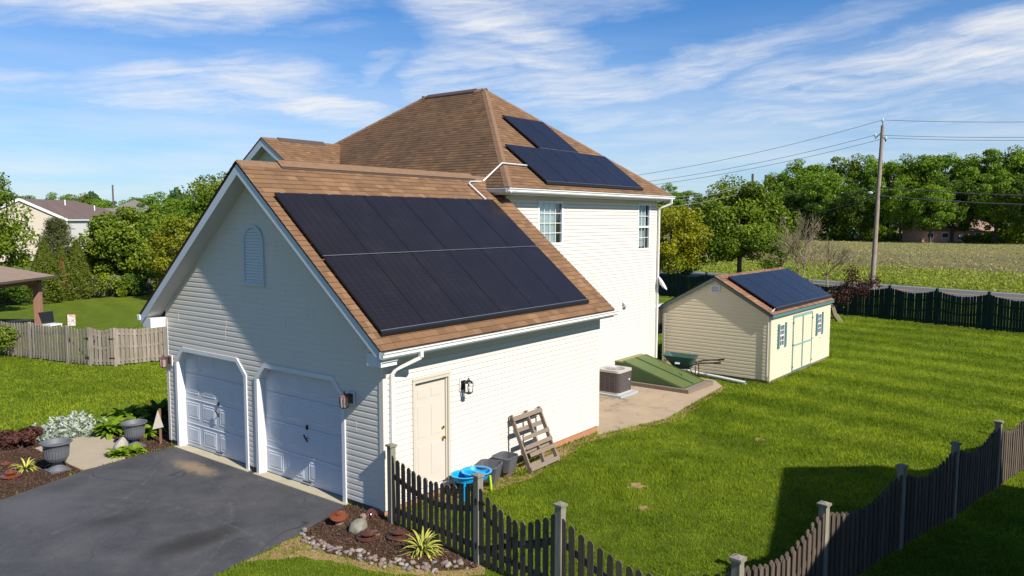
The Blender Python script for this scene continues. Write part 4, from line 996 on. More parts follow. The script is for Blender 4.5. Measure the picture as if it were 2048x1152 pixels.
# pallet leaning on the wall
pal = empty('pallet', (3.98, -.66, 0), 'weathered wooden pallet leaning against the white side wall', 'pallet')
lean = Vector((0, .60, 1.10)).normalized(); fr_n = Vector((0, -lean.z, lean.y)); Hp = 1.27; 
skew = Vector((.07, 0, 0))
def PP(x, h, n_): return Vector((x, 0, 0))+lean*h+fr_n*n_+skew*h
st = MB()
for x in (-.50, 0.02, .50): st.hexa([PP(x-.02, 0, 0), PP(x+.02, 0, 0), PP(x+.02, 0, .085), PP(x-.02, 0, .085), PP(x-.02, Hp, 0), PP(x+.02, Hp, 0), PP(x+.02, Hp, .085), PP(x-.02, Hp, .085)])
st.build('stringer', M['pallet'], pal)
bd = MB(); rr = random.Random(5)
for h, x0, x1, w in ((.02, -.52, .53, .09), (.30, -.40, .53, .085), (.47, -.46, .52, .09), (.66, -.44, .52, .09), (1.12, -.54, .52, .10)):
    t_ = rr.uniform(-.02, .02); bd.hexa([PP(x0, h, .086), PP(x1, h+t_, .086), PP(x1, h+w+t_, .086), PP(x0, h+w, .086), PP(x0, h, .104), PP(x1, h+t_, .104), PP(x1, h+w+t_, .104), PP(x0, h+w, .104)])
for h, w in ((.10, .09), (.40, .09), (.88, .09), (1.10, .10)):
    bd.hexa([PP(-.53, h, -.019), PP(.53, h, -.019), PP(.53, h+w, -.019), PP(-.53, h+w, -.019), PP(-.53, h, -.001), PP(.53, h, -.001), PP(.53, h+w, -.001), PP(-.53, h+w, -.001)])
bd.build('deck_board', M['pallet'], pal)
# grey ribbed bins
M['grey_plastic'] = material('grey_plastic', (.085, .088, .10), .6, noise=(5, .5, (.06, .06, .07)))
M['brown_plastic'] = material('brown_pot_plastic', (.13, .085, .075), .7)
def bin_(loc, lab, rz, sc_=1.):
    o = empty('ribbed_planter', loc, lab, 'planter', 'grey ribbed planters by the side wall', rz=rz)
    m = MB(); o0, o1 = rrect(.20*sc_, .17*sc_, .09), rrect(.25*sc_, .22*sc_, .11); i1, i0 = rrect(.235*sc_, .205*sc_, .10), rrect(.19*sc_, .16*sc_, .08); n = len(o0)
    zb = .13; zt = .43
    for k in range(n):
        q = (k+1) % n; m.face([(*o0[k], zb), (*o0[q], zb), (*o1[q], zt), (*o1[k], zt)]); m.face([(*o1[k], zt), (*o1[q], zt), (*i1[q], zt), (*i1[k], zt)]); m.face([(*i1[k], zt), (*i1[q], zt), (*i0[q], zb+.03), (*i0[k], zb+.03)])
    m.face([(*p_, zb+.03) for p_ in i0]); m.face([(*p_, zb) for p_ in reversed(o0)]); m.build('pot', M['grey_plastic'], o)
    r = MB(); N2 = 44
    big0, big1 = rrect(.204*sc_, .174*sc_, .09, 11), rrect(.252*sc_, .222*sc_, .11, 11)
    for k in range(0, len(big0)): r.tube([(*big0[k], zb+.01), (*big1[k], zt-.02)], .006, 4)
    ins0, ins1 = rrect(.186*sc_, .156*sc_, .08, 11), rrect(.232*sc_, .202*sc_, .10, 11)
    for k in range(0, len(ins0)): r.tube([(*ins0[k], zb+.05), (*ins1[k], zt-.01)], .006, 4)
    ring(r, rrect(.262*sc_, .232*sc_, .115), rrect(.24*sc_, .21*sc_, .10), zt-.012, zt+.012)
    r.build('rib', M['grey_plastic'], o)
    f = MB(); f.lathe((0, 0, 0), [(.13*sc_, 0), (.17*sc_, .14)], 16); f.build('inner_pot', M['brown_plastic'], o)
    return o
bin_((2.42, -.42, 0), 'grey ribbed planter next to the blue water table', R_(20), 1.05); bin_((3.05, -.34, 0), 'grey ribbed planter close to the leaning pallet', R_(5), .95)
# water table
wt = empty('water_table', (1.80, -.50, 0), "child's bright blue plastic water table behind the picket fence", 'water table', rz=R_(-8))
wt.scale = (1, 1, .74); M['blue_plastic'] = material('blue_plastic', (.0, .27, .58), .3, spec=.5)
bs = MB(); Zt = .55
def basin(cx_, cy_, r, z0, z1): bs.lathe((cx_, cy_, 0), [(r*.8, z0), (r, z1), (r+.03, z1), (r+.03, z1-.015), (r+.035, z1+.006), (r-.005, z1+.006), (r*.78, z0+.02), (.001, z0+.02)], 24)
basin(.13, .0, .27, .42, .60); basin(-.15, .02, .24, .42, .59)
bs.lathe((.16, .02, .44), [(.10, 0), (.08, .08), (.06, .12), (.03, .13)], 12); bs.lathe((.20, .0, .0), [(.14, .45), (.13, .53), (.12, .53)], 16)
bs.build('basin', M['blue_plastic'], wt, True)
lg = MB()
for (x, y) in ((-.32, -.16), (-.1, -.2), (-.32, .14)): lg.tube([(x, y, 0), (x*.95, y*.95, .46)], .022, 8)
lg.build('leg', M['blue_plastic'], wt)
lg = MB(); M['lime'] = material('lime_plastic', (.36, .72, .02), .35)
for (x, y) in ((.36, -.14), (.36, .16)): lg.tube([(x+.04, y, 0), (x, y, .44)], .022, 8)
o = lg.build('leg', M['lime'], wt); o['label'] = 'lime green leg'

# ------------------------------------------------------------------ fences
def fence(name, posts, label, mat, pmat, hpost=1.38, hend=1.24, hmid=1.02, sp=.165, pw=.09, double=False, gate=(), dips=None, top='dog', out=1, seed=1, convex=False, cap=True, rails=(.25, .85)):
    rr = random.Random(seed); posts = [Vector((p[0], p[1], 0)) for p in posts]
    F = empty(name, posts[0], label, 'fence'); o0 = posts[0]
    gg = lambda c: Vector((c.x, c.y, c.z+gz(c.x+o0.x)))
    for i, p in enumerate(posts):
        q = gg(p-o0); m = MB(); s_ = .055; d = (posts[min(i+1, len(posts)-1)]-posts[max(i-1, 0)]).normalized(); sd = d.cross(Z)
        h = hpost+rr.uniform(-.02, .02); m.obox(q+Z*h/2, d, sd, Z, s_, s_, h/2+.0)
        if cap:
            m.obox(q+Z*(h+.015), d, sd, Z, s_+.02, s_+.02, .016); P = [q+Z*(h+.031)+d*a_*(s_+.008)+sd*b_*(s_+.008) for a_, b_ in ((-1, -1), (1, -1), (1, 1), (-1, 1))]
            for k in range(4): m.face([P[k], P[(k+1) % 4], q+Z*(h+.06)])
        m.build('post', pmat, F, bevel=.004)
    for i, (a, b) in enumerate(zip(posts, posts[1:])):
        a, b = gg(a-o0), gg(b-o0); Ld = (b-a).length; d = (b-a).normalized(); sd = d.cross(Z).normalized()*out; isg = i in gate
        a2, b2 = a+d*(.075 if not isg else .10), b-d*(.075 if not isg else .10); L2 = (b2-a2).length
        n = max(2, int(round(L2/sp))); m = MB(); hm_ = dips[i] if dips else hmid; prof = lambda f, hm_=hm_: hm_+(hend-hm_)*abs(2*f-1)**1.6
        for k in range(n+1):
            f = k/n; c = a2+d*L2*f; h = prof(f)+rr.uniform(-.012, .012); tl = rr.uniform(-.012, .012); w = pw*rr.uniform(.92, 1.06); z0 = rr.uniform(.03, .07)
            def picket(c, off, h):
                e = sd*off; e2 = sd*(off+.017); hw_ = w/2; t_ = d*tl
                pts = [c-d*hw_+Z*z0, c+d*hw_+Z*z0, c+d*hw_+t_+Z*(h-.035), c+d*hw_*.35+t_+Z*h, c-d*hw_*.35+t_+Z*h, c-d*hw_+t_+Z*(h-.035)]
                m.prism([q+e for q in pts], e2-e)
            picket(c, .02, h)
            if double and k < n: picket(c+d*L2/n*.5, -.02-.017-.0, prof((k+.5)/n)+rr.uniform(-.012, .012))
        par = F
        po_ = m.build('picket_panel' if not isg else 'gate_leaf', mat, par)
        r = MB()
        for zr in rails:
            for sgm in range(6):
                f0, f1 = sgm/6, (sgm+1)/6
                dz = (lambda f: (prof(f)-hend)*(1 if zr > .6 else 0))
                r.bar(a2+d*L2*f0+Z*(zr+dz(f0)), a2+d*L2*f1+Z*(zr+dz(f1)), .036, .085)
        if isg:
            r.bar(a2+Z*.25-sd*.03, b2+Z*.85-sd*.03, .03, .085)
        r.build('rail', mat, F if not isg else po_)
        if isg:
            hg = MB()
            for z in (.3, 1.0):
                hg.obox(a+d*.10+sd*.045+Z*z, d, sd, Z, .10, .006, .018); hg.obox(a+d*.01+sd*.06+Z*z, d, sd, Z, .02, .008, .05)
            hg.tube([b2-d*.1+sd*.05+Z*1.0, b2-d*.14+sd*.07+Z*.92, b2-d*.1+sd*.05+Z*.84], .008, 5); hg.build('hinge', M['black'], po_)
    return F
NP = [(-.10, -.30), (-.40, -2.53), (-.62, -4.20), (-.77, -6.78), (1.67, -7.06), (4.15, -7.56), (6.30, -8.02), (8.74, -8.44), (11.1, -8.85), (13.5, -9.25)]
fence('picket_fence', NP[:4], 'weathered dark picket fence with a gate at the garage corner', M['fence_dark'], M['fence_post'], gate=(1,), sp=.155, pw=.098, seed=3, hend=1.22, dips=(1.04, .94, .86))
fence('picket_fence', NP[3:], 'long shaded picket fence receding along the right of the lawn', M['fence_dark'], M['fence_post'], sp=.15, double=True, seed=4, hend=1.26, hmid=1.02)
LP = [(5.75, 17.9), (3.80, 18.1), (3.25, 18.85), (2.98, 20.0), (2.55, 22.2), (2.0, 24.4), (1.2, 26.8), (.4, 29.2)]
fence('board_fence', LP, 'sunlit grey wooden fence with a double gate left of the garage', M['fence_light'], M['fence_light'], hpost=1.38, hend=1.38, hmid=1.30, sp=.155, pw=.095, double=True, gate=(1, 2), cap=False, seed=5, out=-1, rails=(.2, .72, 1.18))
bf0 = Vector((36.97, -.60)); bfd = Vector((.247, .969)); bfd.normalize()
BP = [tuple(bf0+bfd*2.48*(i-4)) for i in range(17)]
BPr = [(p[0], p[1]) for p in BP]
fence('scalloped_fence', BPr, 'dark green scalloped wooden fence across the back of the lawn by the road', M['fence_green'], M['fence_green'], hpost=1.90, hend=1.80, hmid=1.60, sp=.140, pw=.127, seed=6, out=-1, rails=(.2, .85, 1.4))
LB = [tuple(G(x, y)[:2]) for x, y in ((-20, 612), (70, 603), (120, 598), (175, 595), (230, 592), (285, 587), (345, 582), (400, 577))]
fence('board_fence', LB, 'far wooden fence half hidden behind the trees at the end of the neighbouring lawn', M['fence_back'], M['fence_back'], hpost=1.55, hend=1.5, hmid=1.4, sp=.17, pw=.11, double=True, cap=False, seed=7, out=-1, rails=(.3, .9, 1.3))

# ------------------------------------------------------------------ foliage tools
def leafmesh(name, C_, size, rng, mat, parent=None, up=.35, outn=None, aspect=.6, tint=None, sizevar=.4):
    n = len(C_); nr = rng.normal(size=(n, 3)); nr /= np.linalg.norm(nr, axis=1)[:, None]
    if outn is not None: nr = nr*.75+outn*.55
    nr[:, 2] += up; nr /= np.linalg.norm(nr, axis=1)[:, None]
    a = rng.normal(size=(n, 3)); a -= nr*(a*nr).sum(1)[:, None]; a /= np.linalg.norm(a, axis=1)[:, None]; b = np.cross(nr, a)
    s = size*(1+sizevar*(rng.random(n)*2-1)); s = s[:, None]
    v = np.stack([C_-a*s*.5, C_+b*s*.5*aspect, C_+a*s*.5, C_-b*s*.5*aspect], 1).reshape(-1, 3)
    me = bpy.data.meshes.new(name); me.vertices.add(4*n); me.vertices.foreach_set('co', v.astype(np.float32).ravel())
    me.loops.add(4*n); me.loops.foreach_set('vertex_index', np.arange(4*n, dtype=np.int32)); me.polygons.add(n)
    me.polygons.foreach_set('loop_start', np.arange(0, 4*n, 4, dtype=np.int32)); me.polygons.foreach_set('loop_total', np.full(n, 4, np.int32))
    me.update(); at = me.attributes.new('tint', 'FLOAT', 'POINT'); tv = rng.random(n) if tint is None else np.clip(tint, 0, 1)
    at.data.foreach_set('value', np.repeat(tv, 4).astype(np.float32)); me.materials.append(mat)
    o = bpy.data.objects.new(name, me); COL.objects.link(o)
    if parent: o.parent = parent
    return o
def crown_points(rng, centre, rad, nl, n, lump=.3, low=-.75, flat=1., hole=0.):
    """leaf positions clustered on lumps scattered through an uneven ellipsoid"""
    rad = np.array(rad, float); dirs = rng.normal(size=(nl*3, 3)); dirs /= np.linalg.norm(dirs, axis=1)[:, None]; dirs = dirs[dirs[:, 2] > low][:nl]
    k = .45+.55*rng.random(len(dirs))**.6; lc = dirs*rad*k[:, None]*(1-lump*.6); lr = (lump*rad.mean())*(.6+.7*rng.random(len(dirs)))
    idx = rng.integers(0, len(lc), n); d = rng.normal(size=(n, 3)); d /= np.linalg.norm(d, axis=1)[:, None]
    rr_ = lr[idx]*(.35+.75*rng.random(n)**.5); p = lc[idx]+d*rr_[:, None]*np.array([1, 1, .75*flat])
    ltint = rng.random(len(lc))*.5; tint = ltint[idx]+rng.random(n)*.5
    outn = (lc[idx]/rad+d*.8); outn /= np.linalg.norm(outn, axis=1)[:, None]
    return p+np.array(centre), outn, tint, lc+np.array(centre)
def trunk_mesh(name, H_, r, targets, mat, parent, rng, lean_=(0, 0), start=.25, n=8):
    m = MB(); top = Vector((lean_[0], lean_[1], H_)); pts = [Vector((0, 0, -.1)), Vector((lean_[0]*.3+rng.normal()*.03*H_*.3, lean_[1]*.3, H_*.35)), Vector((lean_[0]*.7, lean_[1]*.7+rng.normal()*.02*H_, H_*.7)), top]
    m.tube(pts, [r, r*.75, r*.45, r*.12], n)
    for q in targets:
        q = Vector(q); f = start+(1-start)*.8*rng.random(); z = min(q.z-.2*abs(q.z)*.3, H_*f); z = max(H_*start*.8, z); k = z/H_
        s = Vector((lean_[0]*k, lean_[1]*k, z)); mid = s+(q-s)*.5+Vector((0, 0, -.06*(q-s).length)); m.tube([s, mid, q], [r*.32*(1.1-k), r*.2*(1.1-k), r*.05], 5)
    return m.build(name, mat, parent, True)
def tree(loc, H_, crown_c, rad, nl, n, leaf, mat, label, cat='tree', name='tree', group=None, seed=1, lump=.3, trunk_r=.18, bark='bark', low=-.75, up=.3, start=.25, aspect=.6, rz=0):
    rng = np.random.default_rng(seed); T = empty(name, loc, label, cat, group, rz=rz)
    p, on, ti, lc = crown_points(rng, crown_c, rad, nl, n, lump, low); leafmesh('crown', p, leaf, rng, L[mat], T, up, on, aspect, ti)
    trunk_mesh('trunk', H_*.9, trunk_r, lc[:14], M[bark], T, rng, start=start); return T

# mid-ground trees on the right
tree(G(1352, 602)*1.0+Vector((3.6, 2.2, 0)), 6.6, (0, 0, 4.0), (2.9, 2.6, 3.2), 46, 17000, .17, 'yellow', 'yellow-green tree at the house corner, behind the shed', name='maple_tree', seed=11, lump=.28, low=-.9)
tree((58.2, 16.2, GD0), 8.8, (0, 0, 4.7), (4.9, 4.6, 4.6), 80, 34000, .24, 'green', 'full green tree standing right behind the shed roof', name='pear_tree', seed=12, lump=.25, trunk_r=.25, low=-.8)
tree((54.5, 21.2, GD0), 4.6, (0, 0, 2.2), (3.2, 3.0, 2.4), 30, 9000, .20, 'dark', 'low dark bushy tree between the yellow-green tree and the full green tree', name='bushy_tree', seed=13, low=-.9)
tree((51.2, 10.1, GD0), 4.8, (0, 0, 2.5), (1.7, 1.9, 2.4), 24, 4500, .13, 'shrub', 'thin pale green shrub right of the full green tree', cat='shrub', name='tall_shrub', seed=14, low=-.9)
# bare trees by the shed
def bare_tree(loc, H_, label, seed, spread=.55, r=.07, mat='bark_light', depth=5, kids=3, name='bare_tree', lean0=(0, 0, 1), ratio=(.62, .85)):
    rng = random.Random(seed); T = empty(name, loc, label, 'tree'); m = MB(); tips = []
    def grow(p, d, L_, r_, k):
        mid = p+d*L_*.5+Vector((rng.gauss(0, .05), rng.gauss(0, .05), rng.gauss(0, .03)))*L_; q = p+d*L_
        m.tube([p, mid, q], [r_, r_*.9, r_*.75], 5 if k > 2 else 3, False)
        if k == 0: tips.append(q); return
        for i in range(kids if k < depth else max(2, kids-1)):
            nd = (d+Vector((rng.gauss(0, spread), rng.gauss(0, spread), rng.gauss(.12, spread*.5)))).normalized(); grow(q-d*L_*rng.uniform(0, .35), nd, L_*rng.uniform(*ratio), max(.009, r_*.62), k-1)
    grow(Vector((0, 0, -.05)), Vector(lean0).normalized(), H_*.3, r, depth); m.build('trunk', M[mat], T, True)
    return T, tips
bare_tree((43.6, 6.25, GD0), 5.0, 'bare thin-branched tree rising just beyond the right end of the shed', 21, .42, .11, depth=6, kids=3, ratio=(.68, .98))
bare_tree((44.6, 4.8, GD0), 3.8, 'second bare tree with fine grey twigs, nearest the purple-leaved tree', 22, .45, .09, depth=6, kids=3, ratio=(.68, .98))
T, tips = bare_tree((34.6, 1.3, GD0), 3.3, 'small crooked tree with dark purple leaves in front of the green fence', 25, .62, .17, depth=4, kids=3, name='plum_tree', lean0=(-.2, .45, 1))
rng = np.random.default_rng(3); tp_ = np.array([list(t_) for t_ in tips]); 
rt2 = RT[:2]/np.linalg.norm(RT[:2])
cl_ = np.array([[rt2[0]*a, rt2[1]*a, z] for a, z in ((.55, 2.35), (.3, 1.9), (.7, 1.7), (.2, 1.55), (.95, 1.95), (1.4, 2.05), (1.75, 2.15), (.5, 2.65), (1.2, 1.7), (.1, 1.3), (-.3, 1.4))])
idx = rng.integers(0, len(cl_), 2600); pts_ = cl_[idx]+rng.normal(size=(2600, 3))*np.array([.19, .19, .20]); leafmesh('crown', pts_, .10, rng, L['plum'], T, .2)

# far treeline beyond the meadow
def proto_tree(seed, H_, rx, mat, n=12500, leaf=.50):
    return tree((0, 0, 0), H_, (0, 0, H_*.56), (rx, rx, H_*.45), 74, n, leaf, mat, None, None, 'deciduous_tree', None, seed, .19, .38, low=-.95, start=.18)
protos = [proto_tree(31, 22, 6.6, 'wood'), proto_tree(32, 20, 7.5, 'wood'), proto_tree(33, 24, 6.4, 'green'), proto_tree(34, 18, 7.0, 'dark')]
used = [False]*4
def place_tree(k, p, s, rz, label, group):
    o = protos[k] if not used[k] else copy_tree(protos[k]); used[k] = True
    o.location = p; o.scale = (s, s, s); o.rotation_euler = (0, 0, rz); props(o, label, 'tree', group); return o
def topy(x, y, dep): return D(x, y, dep).z
rr = random.Random(8)
# (photo x, top y, distance, prototype)
LINE = [(1375, 385, 300, 1), (1335, 372, 320, 0), (1410, 392, 280, 3), (1450, 372, 300, 0), (1492, 396, 260, 1), (1545, 345, 235, 2), (1590, 325, 228, 0), (1630, 330, 226, 1), (1575, 372, 215, 3), (1690, 306, 214, 2), (1655, 345, 205, 1),
        (1735, 316, 212, 0), (1775, 324, 206, 1), (1815, 303, 205, 2), (1850, 318, 208, 0), (1885, 309, 200, 1), (1925, 312, 205, 2), (1965, 304, 196, 0), (2000, 289, 195, 2), (2040, 300, 190, 1), (2085, 295, 190, 0), (1905, 352, 185, 3), (1990, 345, 180, 0),
        (1720, 370, 196, 3), (1800, 360, 190, 0), (2130, 300, 185, 2), (2180, 290, 180, 1), (1860, 372, 183, 1), (1640, 385, 205, 3), (2060, 350, 172, 3)]
ORD = 'first second third fourth fifth sixth seventh eighth ninth tenth eleventh twelfth thirteenth fourteenth fifteenth sixteenth seventeenth eighteenth nineteenth twentieth twenty-first twenty-second twenty-third twenty-fourth twenty-fifth'.split()
names_ = ['tall rounded crown', 'broad spreading crown', 'tall airy crown', 'low dark crown']
for i, (x, y, dep, k) in enumerate(LINE):
    p = D(x, 470, dep); p.z = GD0; h = topy(x, y-7, dep)-GD0; s = h/[21.6, 19.6, 23.6, 17.6][k]
    rk = sum(1 for q in LINE if (q[2] < 199) == (dep < 199) and q[0] < x)
    place_tree(k, p, s, rr.uniform(0, 6.28), names_[k]+', '+ORD[rk]+' tree from the left in the '+('front' if dep < 199 else 'main')+' row of the treeline', 'treeline beyond the meadow')
# brush along the wood's edge
rng = np.random.default_rng(44); xs = rng.uniform(1560, 2100, 26000)
C_ = []
dep = np.interp(xs, [1560, 1760, 2100], [212, 203, 176]) + rng.uniform(-4, 9, len(xs))
rt_ = RT/np.linalg.norm(RT)
P_ = CP[None]+(FW[None]+RT[None]*((xs-1024)/FPX)[:, None])*dep[:, None]; P_[:, 2] = GD0+rng.random(len(xs))**1.5*(1.6+3.6*np.abs(np.sin(xs*.021)*np.sin(xs*.0077+1)))
o = leafmesh('undergrowth', P_, .7, rng, L['shrub'], None, .3); props(o, 'leafy brush along the foot of the treeline', 'undergrowth', kind='stuff')
# far woods that close the horizon
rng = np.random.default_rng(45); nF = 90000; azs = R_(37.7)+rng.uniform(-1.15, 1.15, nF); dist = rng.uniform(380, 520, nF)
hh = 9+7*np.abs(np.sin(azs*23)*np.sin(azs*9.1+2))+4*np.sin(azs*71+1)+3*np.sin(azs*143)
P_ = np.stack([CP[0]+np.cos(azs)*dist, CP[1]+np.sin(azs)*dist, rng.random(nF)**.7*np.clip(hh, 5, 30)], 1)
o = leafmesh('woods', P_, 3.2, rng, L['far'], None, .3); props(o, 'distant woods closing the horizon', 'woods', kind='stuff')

# ------------------------------------------------------------------ left background trees
tree(G(-48, 640)+Vector((1, 1, 0)), 8.3, (0, 0, 4.9), (2.35, 2.35, 3.4), 40, 15000, .17, 'green', 'big leafy green tree at the left edge over the pavilion', name='ash_tree', seed=51, lump=.30, low=-.8, up=.2)
def cone_tree(loc, H_, r, mat, label, n, leaf, seed, name='arborvitae', group=None, patch=None):
    rng = np.random.default_rng(seed); T = empty(name, loc, label, 'tree' if name != 'tall_shrub' else 'shrub', group)
    z = rng.random(n)**.85; prof = np.where(z < .18, .75+.25*z/.18, (1-(z-.18)/.82)**.72); a_ = rng.random(n)*2*math.pi
    bump_ = 1+.10*np.sin(a_*5+z*13+seed)+.08*np.sin(a_*9-z*29); rr_ = r*prof*bump_*(.72+.34*rng.random(n)**.5)
    P = np.stack([np.cos(a_)*rr_, np.sin(a_)*rr_, .03+z*H_], 1); on = np.stack([np.cos(a_), np.sin(a_), np.full(n, .4)], 1)
    ti = .25+.3*np.sin(z*31+a_*6)*.5+rng.random(n)*.6
    leafmesh('crown', P, leaf, rng, L[mat], T, .3, on, .45, ti); MB().tube([(0, 0, -.05), (0, 0, H_*.8)], [r*.12, r*.03], 6).build('trunk', M['bark'], T)
    if patch:
        m = 500; zz = patch[0]+rng.random(m)*(patch[1]-patch[0]); pa = patch[2]+rng.normal(size=m)*.16
        rr_ = r*np.interp(zz/H_, [0, .18, 1], [.8, 1, .15])*1.03; leafmesh('crown', np.stack([np.cos(pa)*rr_, np.sin(pa)*rr_, zz], 1), leaf, rng, L['red_tip'], T, .2)['label'] = 'dead rust-brown patch'
    return T
aw = math.atan2(-1, -.75)
cone_tree(G(93, 606), 4.05, 1.02, 'thuja', 'leftmost of the three clipped arborvitae, widest, behind the pavilion', 11000, .13, 61, group='arborvitae beyond the lawn')
cone_tree(G(126, 601), 3.7, .80, 'thuja', 'middle arborvitae with a dead brown streak on its side', 9000, .13, 62, group='arborvitae beyond the lawn', patch=(1.0, 3.0, math.atan2(-1.0, -.35)))
cone_tree(G(158, 598), 4.0, .90, 'thuja', 'rightmost of the three arborvitae, next to the maple', 10000, .13, 63, group='arborvitae beyond the lawn')
def pine(loc, H_, r, label, seed):
    rng = np.random.default_rng(seed); T = empty('pine_tree', loc, label, 'tree'); P = []; on = []; ti = []; lims = MB()
    for k in range(120):
        z = .12+.86*rng.random()**.8; R2 = r*(1-z)**.62*(.75+.35*rng.random()); a_ = rng.random()*6.283; ln = R2
        tip = np.array([math.cos(a_)*ln, math.sin(a_)*ln, z*H_+.12*ln]); m = 210; f = .35+.65*rng.random(m); q = np.array([0, 0, z*H_-.1*ln])[None]*(1-f[:, None])+tip[None]*f[:, None]
        q = q+rng.normal(size=(m, 3))*np.array([.22, .22, .13])*(.5+.5*r/3); P.append(q); on.append(np.tile([math.cos(a_)*.5, math.sin(a_)*.5, .6], (m, 1))); ti.append(np.full(m, rng.random()*.5)+rng.random(m)*.5)
        if k % 3 == 0: lims.tube([(0, 0, z*H_-.1*ln), tuple(tip)], [.05, .015], 4)
    leafmesh('crown', np.concatenate(P), .17, rng, L['pine'], T, .2, np.concatenate(on), .25, np.concatenate(ti)); lims.tube([(0, 0, -.1), (0, 0, H_*.95)], [.16, .03], 7); lims.build('trunk', M['bark'], T)
pine(G(120, 590), 5.5, 2.3, 'blue-green pine rising behind the arborvitae', 64)
tree(G(247, 588), 6.9, (0, 0, 3.45), (2.75, 2.75, 3.35), 70, 30000, .17, 'maple', 'dense rounded green maple with reddish tips at the far fence', name='maple_tree', seed=71, lump=.24, low=-.95, trunk_r=.16, aspect=.75)
tree(G(362, 600), 5.9, (0, 0, 3.1), (2.1, 2.4, 3.1), 40, 14000, .18, 'olive', 'yellowish tree half hidden by the garage roof edge', name='birch_tree', seed=72, lump=.27, low=-.95)
tree(G(300, 566), 6.2, (0, 0, 3.2), (2.6, 2.8, 3.0), 40, 13000, .19, 'shrub', 'pale olive tree between the maple and the yellowish tree', name='willow_tree', seed=73, low=-.95)
tree(G(450, 560), 10.5, (0, 0, 5.8), (4.2, 4.2, 4.6), 40, 15000, .25, 'green', 'tall green tree rising behind the left rake of the garage', name='maple_tree', seed=74, low=-.9)
LT = [(20, 386, 150, 3), (-60, 380, 150, 1), (115, 392, 175, 0), (160, 388, 185, 2), (195, 403, 150, 1), (218, 405, 170, 3), (275, 400, 170, 1), (320, 390, 125, 0), (300, 402, 150, 3), (352, 402, 120, 1), (385, 398, 105, 2), (415, 385, 95, 0), (330, 420, 95, 3), (372, 425, 85, 1), (60, 398, 190, 0), (245, 412, 160, 2), (440, 378, 120, 2), (480, 380, 150, 1)]
for i, (x, y, dep, k) in enumerate(LT):
    p = D(x, 470, dep); p.z = 0; h = max(4., topy(x, y-8, dep)); s = h/[21.6, 19.6, 23.6, 17.6][k]
    rk = sum(1 for q in LT if q[0] < x)
    o = place_tree(k, p, s, rr.uniform(0, 6.28), names_[k]+', '+ORD[rk]+' tree from the left among those around the neighbouring houses', 'trees among the houses')
    o.scale = (s*1.25, s*1.25, s)
def bush(loc, rad, n, leaf, mat, label, seed, name='shrub', cat='shrub', lump=.4, nl=14):
    rng = np.random.default_rng(seed); T = empty(name, loc, label, cat); p, on, ti, lc = crown_points(rng, (0, 0, rad[2]*.8), rad, nl, n, lump, -.6)
    p[:, 2] = np.abs(p[:, 2]); leafmesh('foliage', p, leaf, rng, L[mat], T, .35, on, .5, ti)
    m = MB()
    for q in lc[:8]: m.tube([(0, 0, 0), tuple(Vector(q)*.9)], [.02, .006], 4)
    m.build('stem', M['bark'], T); return T
bush(G(22, 610), (1.5, 1.3, 1.15), 5000, .15, 'dark', 'dark rounded shrub under the pavilion roof against the far fence', 81)
bush(G(225, 594), (1.5, 1.2, .95), 4500, .15, 'maple', 'low leafy growth under the maple at its left', 84)
bush(G(292, 590), (1.8, 1.2, 1.1), 5500, .15, 'dark', 'dark low growth between the maple and the yellowish tree', 85)
bush(G(-8, 716), (.95, .9, .85), 6000, .09, 'green', 'bright green bush cut by the left edge in front of the grey fence', 82)
bush(G(330, 880)+Vector((1.25, .9, 0)), (.6, .55, .55), 3000, .09, 'dark', 'dark green shrub in the shade of the garage wall', 83)

# ------------------------------------------------------------------ houses beyond
def bldg_mesh(par, pts_wall, z1, mat, name='wall'): 
    m = MB(); n = len(pts_wall)
    for i in range(n):
        a, b = pts_wall[i], pts_wall[(i+1) % n]; m.face([(a[0], a[1], 0), (b[0], b[1], 0), (b[0], b[1], z1), (a[0], a[1], z1)])
    m.build(name, mat, par)
def lapmat(name, col, dark, sp):
    def f(t, b, obj):
        z = t.sep(obj)[2]; fr = t.math('FRACT', t.math('DIVIDE', z, sp)); return t.mix(t.mapr(fr, .0, .14, .6, 0.), col, dark)
    return material(name, rough=.7, custom=f)
hs = empty('neighbour_house', D(95, 440, 96)*1.0, 'cream neighbour house with a brown hipped roof and white rake trim, far left', 'house'); hs.location.z = GD0
hs.rotation_euler = (0, 0, YAW-math.pi/2)      # local x runs along the lit gable wall
m = MB(); lm = lapmat('far_cream_siding', (.42, .365, .30), (.30, .265, .22), .2)
lm2 = lapmat('far_shaded_siding', (.50, .48, .47), (.36, .35, .34), .2)  # shaded walls of the cream house, their grey shade painted into the siding
# positions in world, then into local
inv = (Matrix.Translation(hs.location) @ Matrix.Rotation(hs.rotation_euler.z, 4, 'Z')).inverted()
Af, Ef, Rr = D(42, 397, 95), D(132, 437, 99), D(150, 402, 105)
gl_ = Ef-Af; gl_.z = 0; base_c = Af.copy(); LE = Af-(Vector((Ef.x, Ef.y, Af.z))-Af); LE.z = Ef.z
loc = lambda p: inv @ Vector(p)
def W8(p, z): return loc((p[0], p[1], z))
eR, eL = Vector((Ef.x, Ef.y)), Vector((LE.x, LE.y)); back = (Vector((Rr.x, Rr.y))-Vector((Af.x, Af.y))).normalized()*16; eR2, eL2 = eR+back, eL+back; apx = (eR+eL)/2; ze, za = Ef.z, Af.z
m.face([W8(eL, 0), W8(eR, 0), W8(eR, ze-.1), W8(apx, za-.15), W8(eL, ze-.1)]); m.build('wall', lm, hs); m = MB()
m.face([W8(eR, 0), W8(eR2, 0), W8(eR2, ze-.1), W8(eR, ze-.1)]); m.face([W8(eR2, 0), W8(eL2, 0), W8(eL2, ze-.1), W8(eR2, ze-.1)]); m.face([W8(eL2, 0), W8(eL, 0), W8(eL, ze-.1), W8(eL2, ze-.1)]); m.build('wall', lm2, hs)
